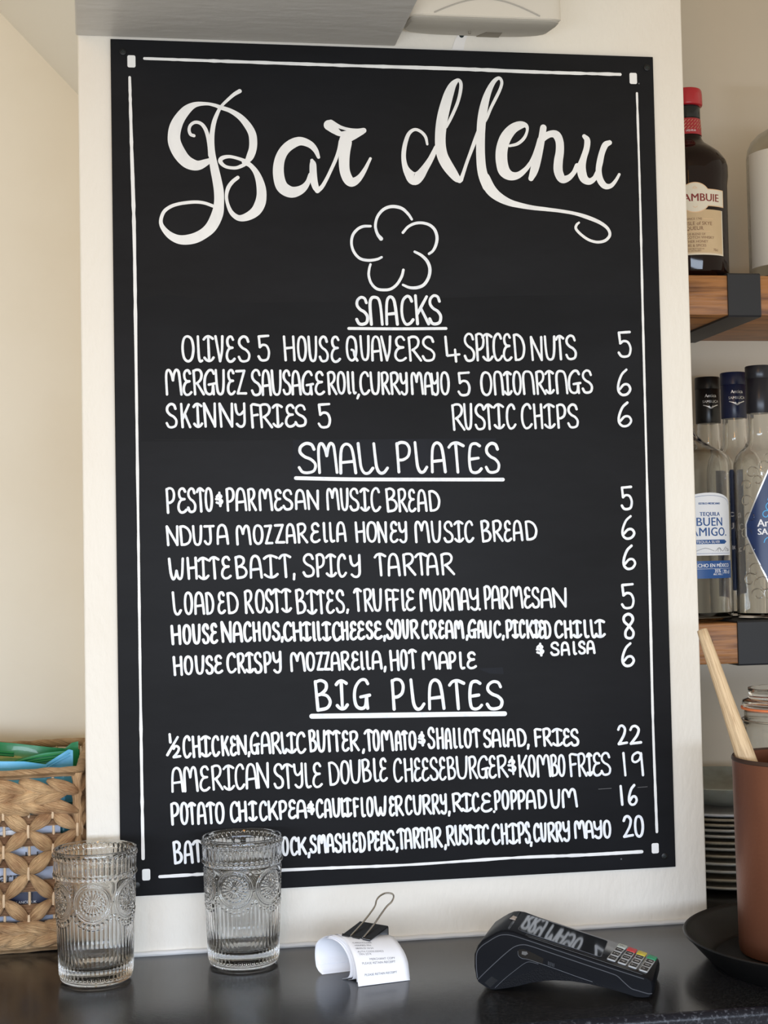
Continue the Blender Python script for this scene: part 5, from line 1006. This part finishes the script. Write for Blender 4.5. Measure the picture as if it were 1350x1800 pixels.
# back: rim stakes and plain straps
b = MB()
for z in (.165, .150, .135, .117, .094, .069, .044, .024):
    x = BX1 - .004
    while x > BX0 + .01:
        x2 = max(x - random.uniform(.06, .09), BX0 + .008); leaf(b, (x, BY1 - .001, z), (x2, BY1 - .001, z + random.uniform(-.002, .002)), .0125, (0, 1, 0), .0022, 0, .8); x = x2 - .001
b.build('strap_weave', M_['straw_dark'], bk, angle=70, uv=True)
for i in range(10):
    bb = MB(); bb.tube([(BX1 - .012 - i * .0265, BY1 - .002, .006), (BX1 - .012 - i * .0265, BY1 - .002, .184)], .0015, 7); bb.build('stake', M_['stake'], bk)
for (x, y) in ((BX1 - .003, BY0 + .003), (BX1 - .003, BY1 - .003), (BX0 + .003, BY0 + .003), (BX0 + .003, BY1 - .003)):
    bb = MB(); z = .008; P = []; Rr = []
    for i in range(40): P.append((x, y, .006 + .180 * i / 39)); Rr.append(.0052 + .0009 * math.sin(i * 1.5) * (1 if i % 7 else 0))
    bb.tube(P, Rr, 10); bb.build('corner_post', M_['rope'], bk, angle=70, uv=True)
o = box('basket_floor', BX0 + .006, BX1 - .006, BY0 + .006, BY1 - .006, .003, .006, M_['straw_dark'], bk)

# ------------------------------------------------------------ snack packets standing in the basket
def packet(name, label, x0, x1, z0, top, y, ythick, m, lean=0.0, crimp=True, group='snack packets in the basket'):
    """pillow packet; top = list of (fraction across, height) for its upper edge"""
    t = thing(name, label, 'packet', ((x0 + x1) / 2, y, z0), group)
    NX, NZ = 26, 22; b = MB()
    def ztop(f):
        for (f0, h0), (f1, h1) in zip(top[:-1], top[1:]):
            if f0 <= f <= f1: return h0 + (h1 - h0) * (f - f0) / (f1 - f0)
        return top[-1][1]
    for sg in (-1, 1):
        V = []
        for i in range(NX + 1):
            fx = i / NX; zt = ztop(fx)
            for j in range(NZ + 1):
                fz = j / NZ; bul = max(math.sin(PI * fx), 0) ** .5 * max(math.sin(PI * min(fz / .92, 1)), 0) ** .6 * ythick / 2
                V.append((x0 + (x1 - x0) * fx, y + sg * (bul + .0003) + lean * fz + .0012 * math.sin(fx * 19 + fz * 4) * math.sin(fz * PI), z0 + (zt - z0) * fz))
        b.add(V, [(i * (NZ + 1) + j, (i + 1) * (NZ + 1) + j, (i + 1) * (NZ + 1) + j + 1, i * (NZ + 1) + j + 1) for i in range(NX) for j in range(NZ)])
    o = b.build('packet_film', m, t, angle=60)
    return t, o, ztop
def zipper(t, P, m, r=.0012):
    b = MB(); b.tube(spline(P, 6), r, 8); o = b.build('zip_ridge', m, t); return o
t, o, _ = packet('snack_packet', 'green zip top snack packet standing at the back of the woven basket', -.270, -.050, .012, [(0, .2060), (.42, .2050), (.66, .1990), (.85, .1925), (1, .1890)], .215, .03, M_['green'])
for d in (.0105, .0135): zipper(t, [(-.262, .2125, .2055 - d), (-.18, .2120, .2040 - d), (-.125, .2120, .1985 - d)], M_['green'])
t, o, _ = packet('snack_packet', 'green zip top packet with a drooping edge, in front of the other green one', -.235, -.0535, .012, [(0, .1790), (.25, .1800), (.50, .1770), (.66, .1880), (.82, .1945), (1, .1965)], .150, .028, M_['green'])
for d in (.0022, .0052, .0075): zipper(t, [(-.150, .1490, .1775 - d), (-.128, .1485, .1845 - d), (-.100, .1485, .1915 - d), (-.058, .1488, .1960 - d)], M_['green'])
t, o, _ = packet('snack_packet', 'plain green packet corner poking up by the right back corner of the basket', -.088, -.0500, .012, [(0, .170), (.4, .188), (.8, .2000), (1, .2015)], .188, .008, M_['green'])
t, o, _ = packet('snack_packet', 'sky blue packet edge showing above the front rim of the basket', -.240, -.0800, .012, [(0, .1955), (.5, .1950), (.85, .1925), (1, .1880)], .098, .020, M_['blue_pack'])
t, o, _ = packet('snack_packet', 'sky blue packet leaning in the right front corner of the basket', -.098, -.0530, .012, [(0, .170), (.35, .186), (.9, .2010), (1, .1995)], .122, .010, M_['blue_pack'])
for d in (.003, .006): zipper(t, [(-.082, .1168, .1875 - d), (-.070, .1165, .1940 - d), (-.057, .1168, .2000 - d)], M_['blue_pack'], .0007)
t, o, _ = packet('snack_packet', 'orange packet corner at the left edge behind the front basket rim', -.215, -.1335, .012, [(0, .2050), (.93, .2050), (1, .1980)], .122, .008, M_['orange_pack'])
t, o, _ = packet('snack_packet', 'teal packet low in the right front corner of the basket', -.092, -.0500, .012, [(0, .150), (1, .150)], .074, .010, M_['teal_pack'])
t, o, _ = packet('snack_packet', 'pale lilac packet with dark printed words behind the front lattice of the basket', -.200, -.0640, .012, [(0, .136), (.70, .136), (1, .128)], .0600, .010, M_['lilac_pack'])
def flat_on(name, P, m, parent, y):
    b = MB(); b.add([(x, y, z) for x, z in P], [tuple(range(len(P)))]); return b.build(name, m, parent, smooth=False)
nv = flat_on('navy_panel', [(-.195, .0440), (-.083, .0440), (-.0720, .0600), (-.195, .0600)], M_['navy_pack'], t, .0525)
flat_on('blue_corner', [(-.0825, .0440), (-.066, .0440), (-.066, .0600), (-.0715, .0600)], M_['blue_pack'], t, .0525)
def tx(name, s, size, x, z, m, parent, y, align='LEFT', bold=0.0):
    V, F = text2d(s, size, align, 1.0, 0.0, bold); b = MB(); b.add([(x + v[0], y, z + v[1]) for v in V], F); return b.build(name, m, parent, smooth=False)
tx('printed_text', 'arn', .0165, -.1275, .0715, M_['print_black'], t, .0522)
tx('printed_text', 'b l', .0150, -.1010, .0925, M_['print_black'], t, .0522)
tx('printed_text', 'BALANCES UK', .0040, -.1150, .0488, M_['white_print'], nv, .0522)
flat_on('white_flash', [(-.117 + .010 * math.cos(a), .1235 + .003 * math.sin(a)) for a in [i * PI / 8 for i in range(16)]], M_['white_print'], t, .0523)
flat_on('cream_dot', [(-.104 + .0014 * math.cos(a), .1085 + .002 * math.sin(a)) for a in [i * PI / 8 for i in range(16)]], M_['cream_label'], t, .0523)
flat_on('cream_dot', [(-.0992 + .0014 * math.cos(a), .1085 + .002 * math.sin(a)) for a in [i * PI / 8 for i in range(16)]], M_['cream_label'], t, .0523)
t, o, _ = packet('snack_packet', 'blue packet filling the basket behind the lilac printed one', -.240, -.0600, .012, [(0, .150), (.8, .160), (1, .165)], .0800, .012, M_['blue_pack'])

# ------------------------------------------------------------ paper dispenser and tape above the board
dp = thing('paper_towel_dispenser', 'beige plastic paper towel dispenser on the wall above the board', 'dispenser', (.39, -.001, 1.1))
def plan(ins, yf, yb, rf=.02, rb=.045):
    P = []; x0, x1 = .309 + ins, .4725 - ins
    for cx, cy, a, r in ((x1 - rb, yb - rb * .6, 0, rb), (x0 + rb, yb - rb * .6, PI / 2, rb), (x0 + rf, yf + rf * .5, PI, rf), (x1 - rf, yf + rf * .5, 1.5 * PI, rf)):
        q = .6 if r == rb else .5
        for i in range(7): P.append((cx + r * math.cos(a + i * PI / 12), cy + r * q * math.sin(a + i * PI / 12)))
    return P
def loft(name, levels, m, parent, angle=40):
    b = MB(); k = len(levels[0][0]); V = []
    for P, z in levels:
        for i, p in enumerate(P): V.append((p[0], p[1], z(p) if callable(z) else z))
    n = len(levels); b.add(V, [(i * k + j, i * k + (j + 1) % k, (i + 1) * k + (j + 1) % k, (i + 1) * k + j) for i in range(n - 1) for j in range(k)] + [tuple(range(k))[::-1], tuple((n - 1) * k + j for j in range(k))])
    o = b.build(name, m, parent, angle=angle); fixn(o); return o
zf = lambda p: .9700 + (p[1] + .084) * .16
loft('cover', [(plan(.0015, -.0865, -.001), lambda p: zf(p) + .0012), (plan(0, -.088, -.0005), lambda p: zf(p) + .0026), (plan(0.001, -.088, -.0005), 1.06), (plan(.006, -.082, -.0005), 1.25), (plan(.018, -.07, -.0005), 1.29)], M_['disp'], dp)
un = loft('base_tray', [(plan(.004, -.080, -.005), lambda p: zf(p) - .0030), (plan(.0015, -.084, -.003), zf), (plan(.0015, -.084, -.003), lambda p: zf(p) + .0015)], M_['disp_under'], dp)
b = MB(); P = []
for i in range(21):
    f = i / 20; x = .334 + (.447 - .334) * f; P.append((x, -.0887, .9735 + .0165 * math.sin(PI * f)))
b.tube(P, .0007, 6); b.build('cover_crease', M_['disp_under'], dp)
b = MB(); zc = .9755
b.add([(.4030, -.032, .9748), (.4200, -.032, .9748), (.4225, -.004, .9790), (.3975, -.004, .9790), (.4030, -.032, .985), (.4200, -.032, .985), (.4225, -.004, .985), (.3975, -.004, .985)], [(0, 1, 2, 3), (7, 6, 5, 4), (0, 4, 5, 1), (1, 5, 6, 2), (2, 6, 7, 3), (3, 7, 4, 0)])
o = b.build('paper_slot', M_['disp_hole'], un, smooth=False); fixn(o)
b = MB(); b.lathe([(.0001, .9730), (.0016, .9730), (.0016, .978)], (.384, -.030), 16); b.build('screw_hole', M_['disp_hole'], un)
b = MB()
tp_ = [(.3700, .9650), (.3835, .9650), (.3845, .9700), (.3860, .9760), (.3905, .9850), (.3790, .9850), (.3740, .9760)]
b.add([(x, -.0006, z) for x, z in tp_] + [(x, -.0001, z) for x, z in tp_], [tuple(range(7))] + [(i, (i + 1) % 7, 7 + (i + 1) % 7, 7 + i) for i in range(7)])
o = b.build('paper_tape', M_['tape'], None, smooth=False, base=(.379, 0, .975)); tag(o, 'torn white paper tape on the wall under the towel dispenser', 'tape')
flat_on('dark_residue', [(.3795, .9795), (.3810, .9785), (.3830, .9790), (.3850, .9815), (.3880, .9822), (.3875, .9840), (.3800, .9835), (.3785, .9815)], M_['dark_mark'], o, -.0008)
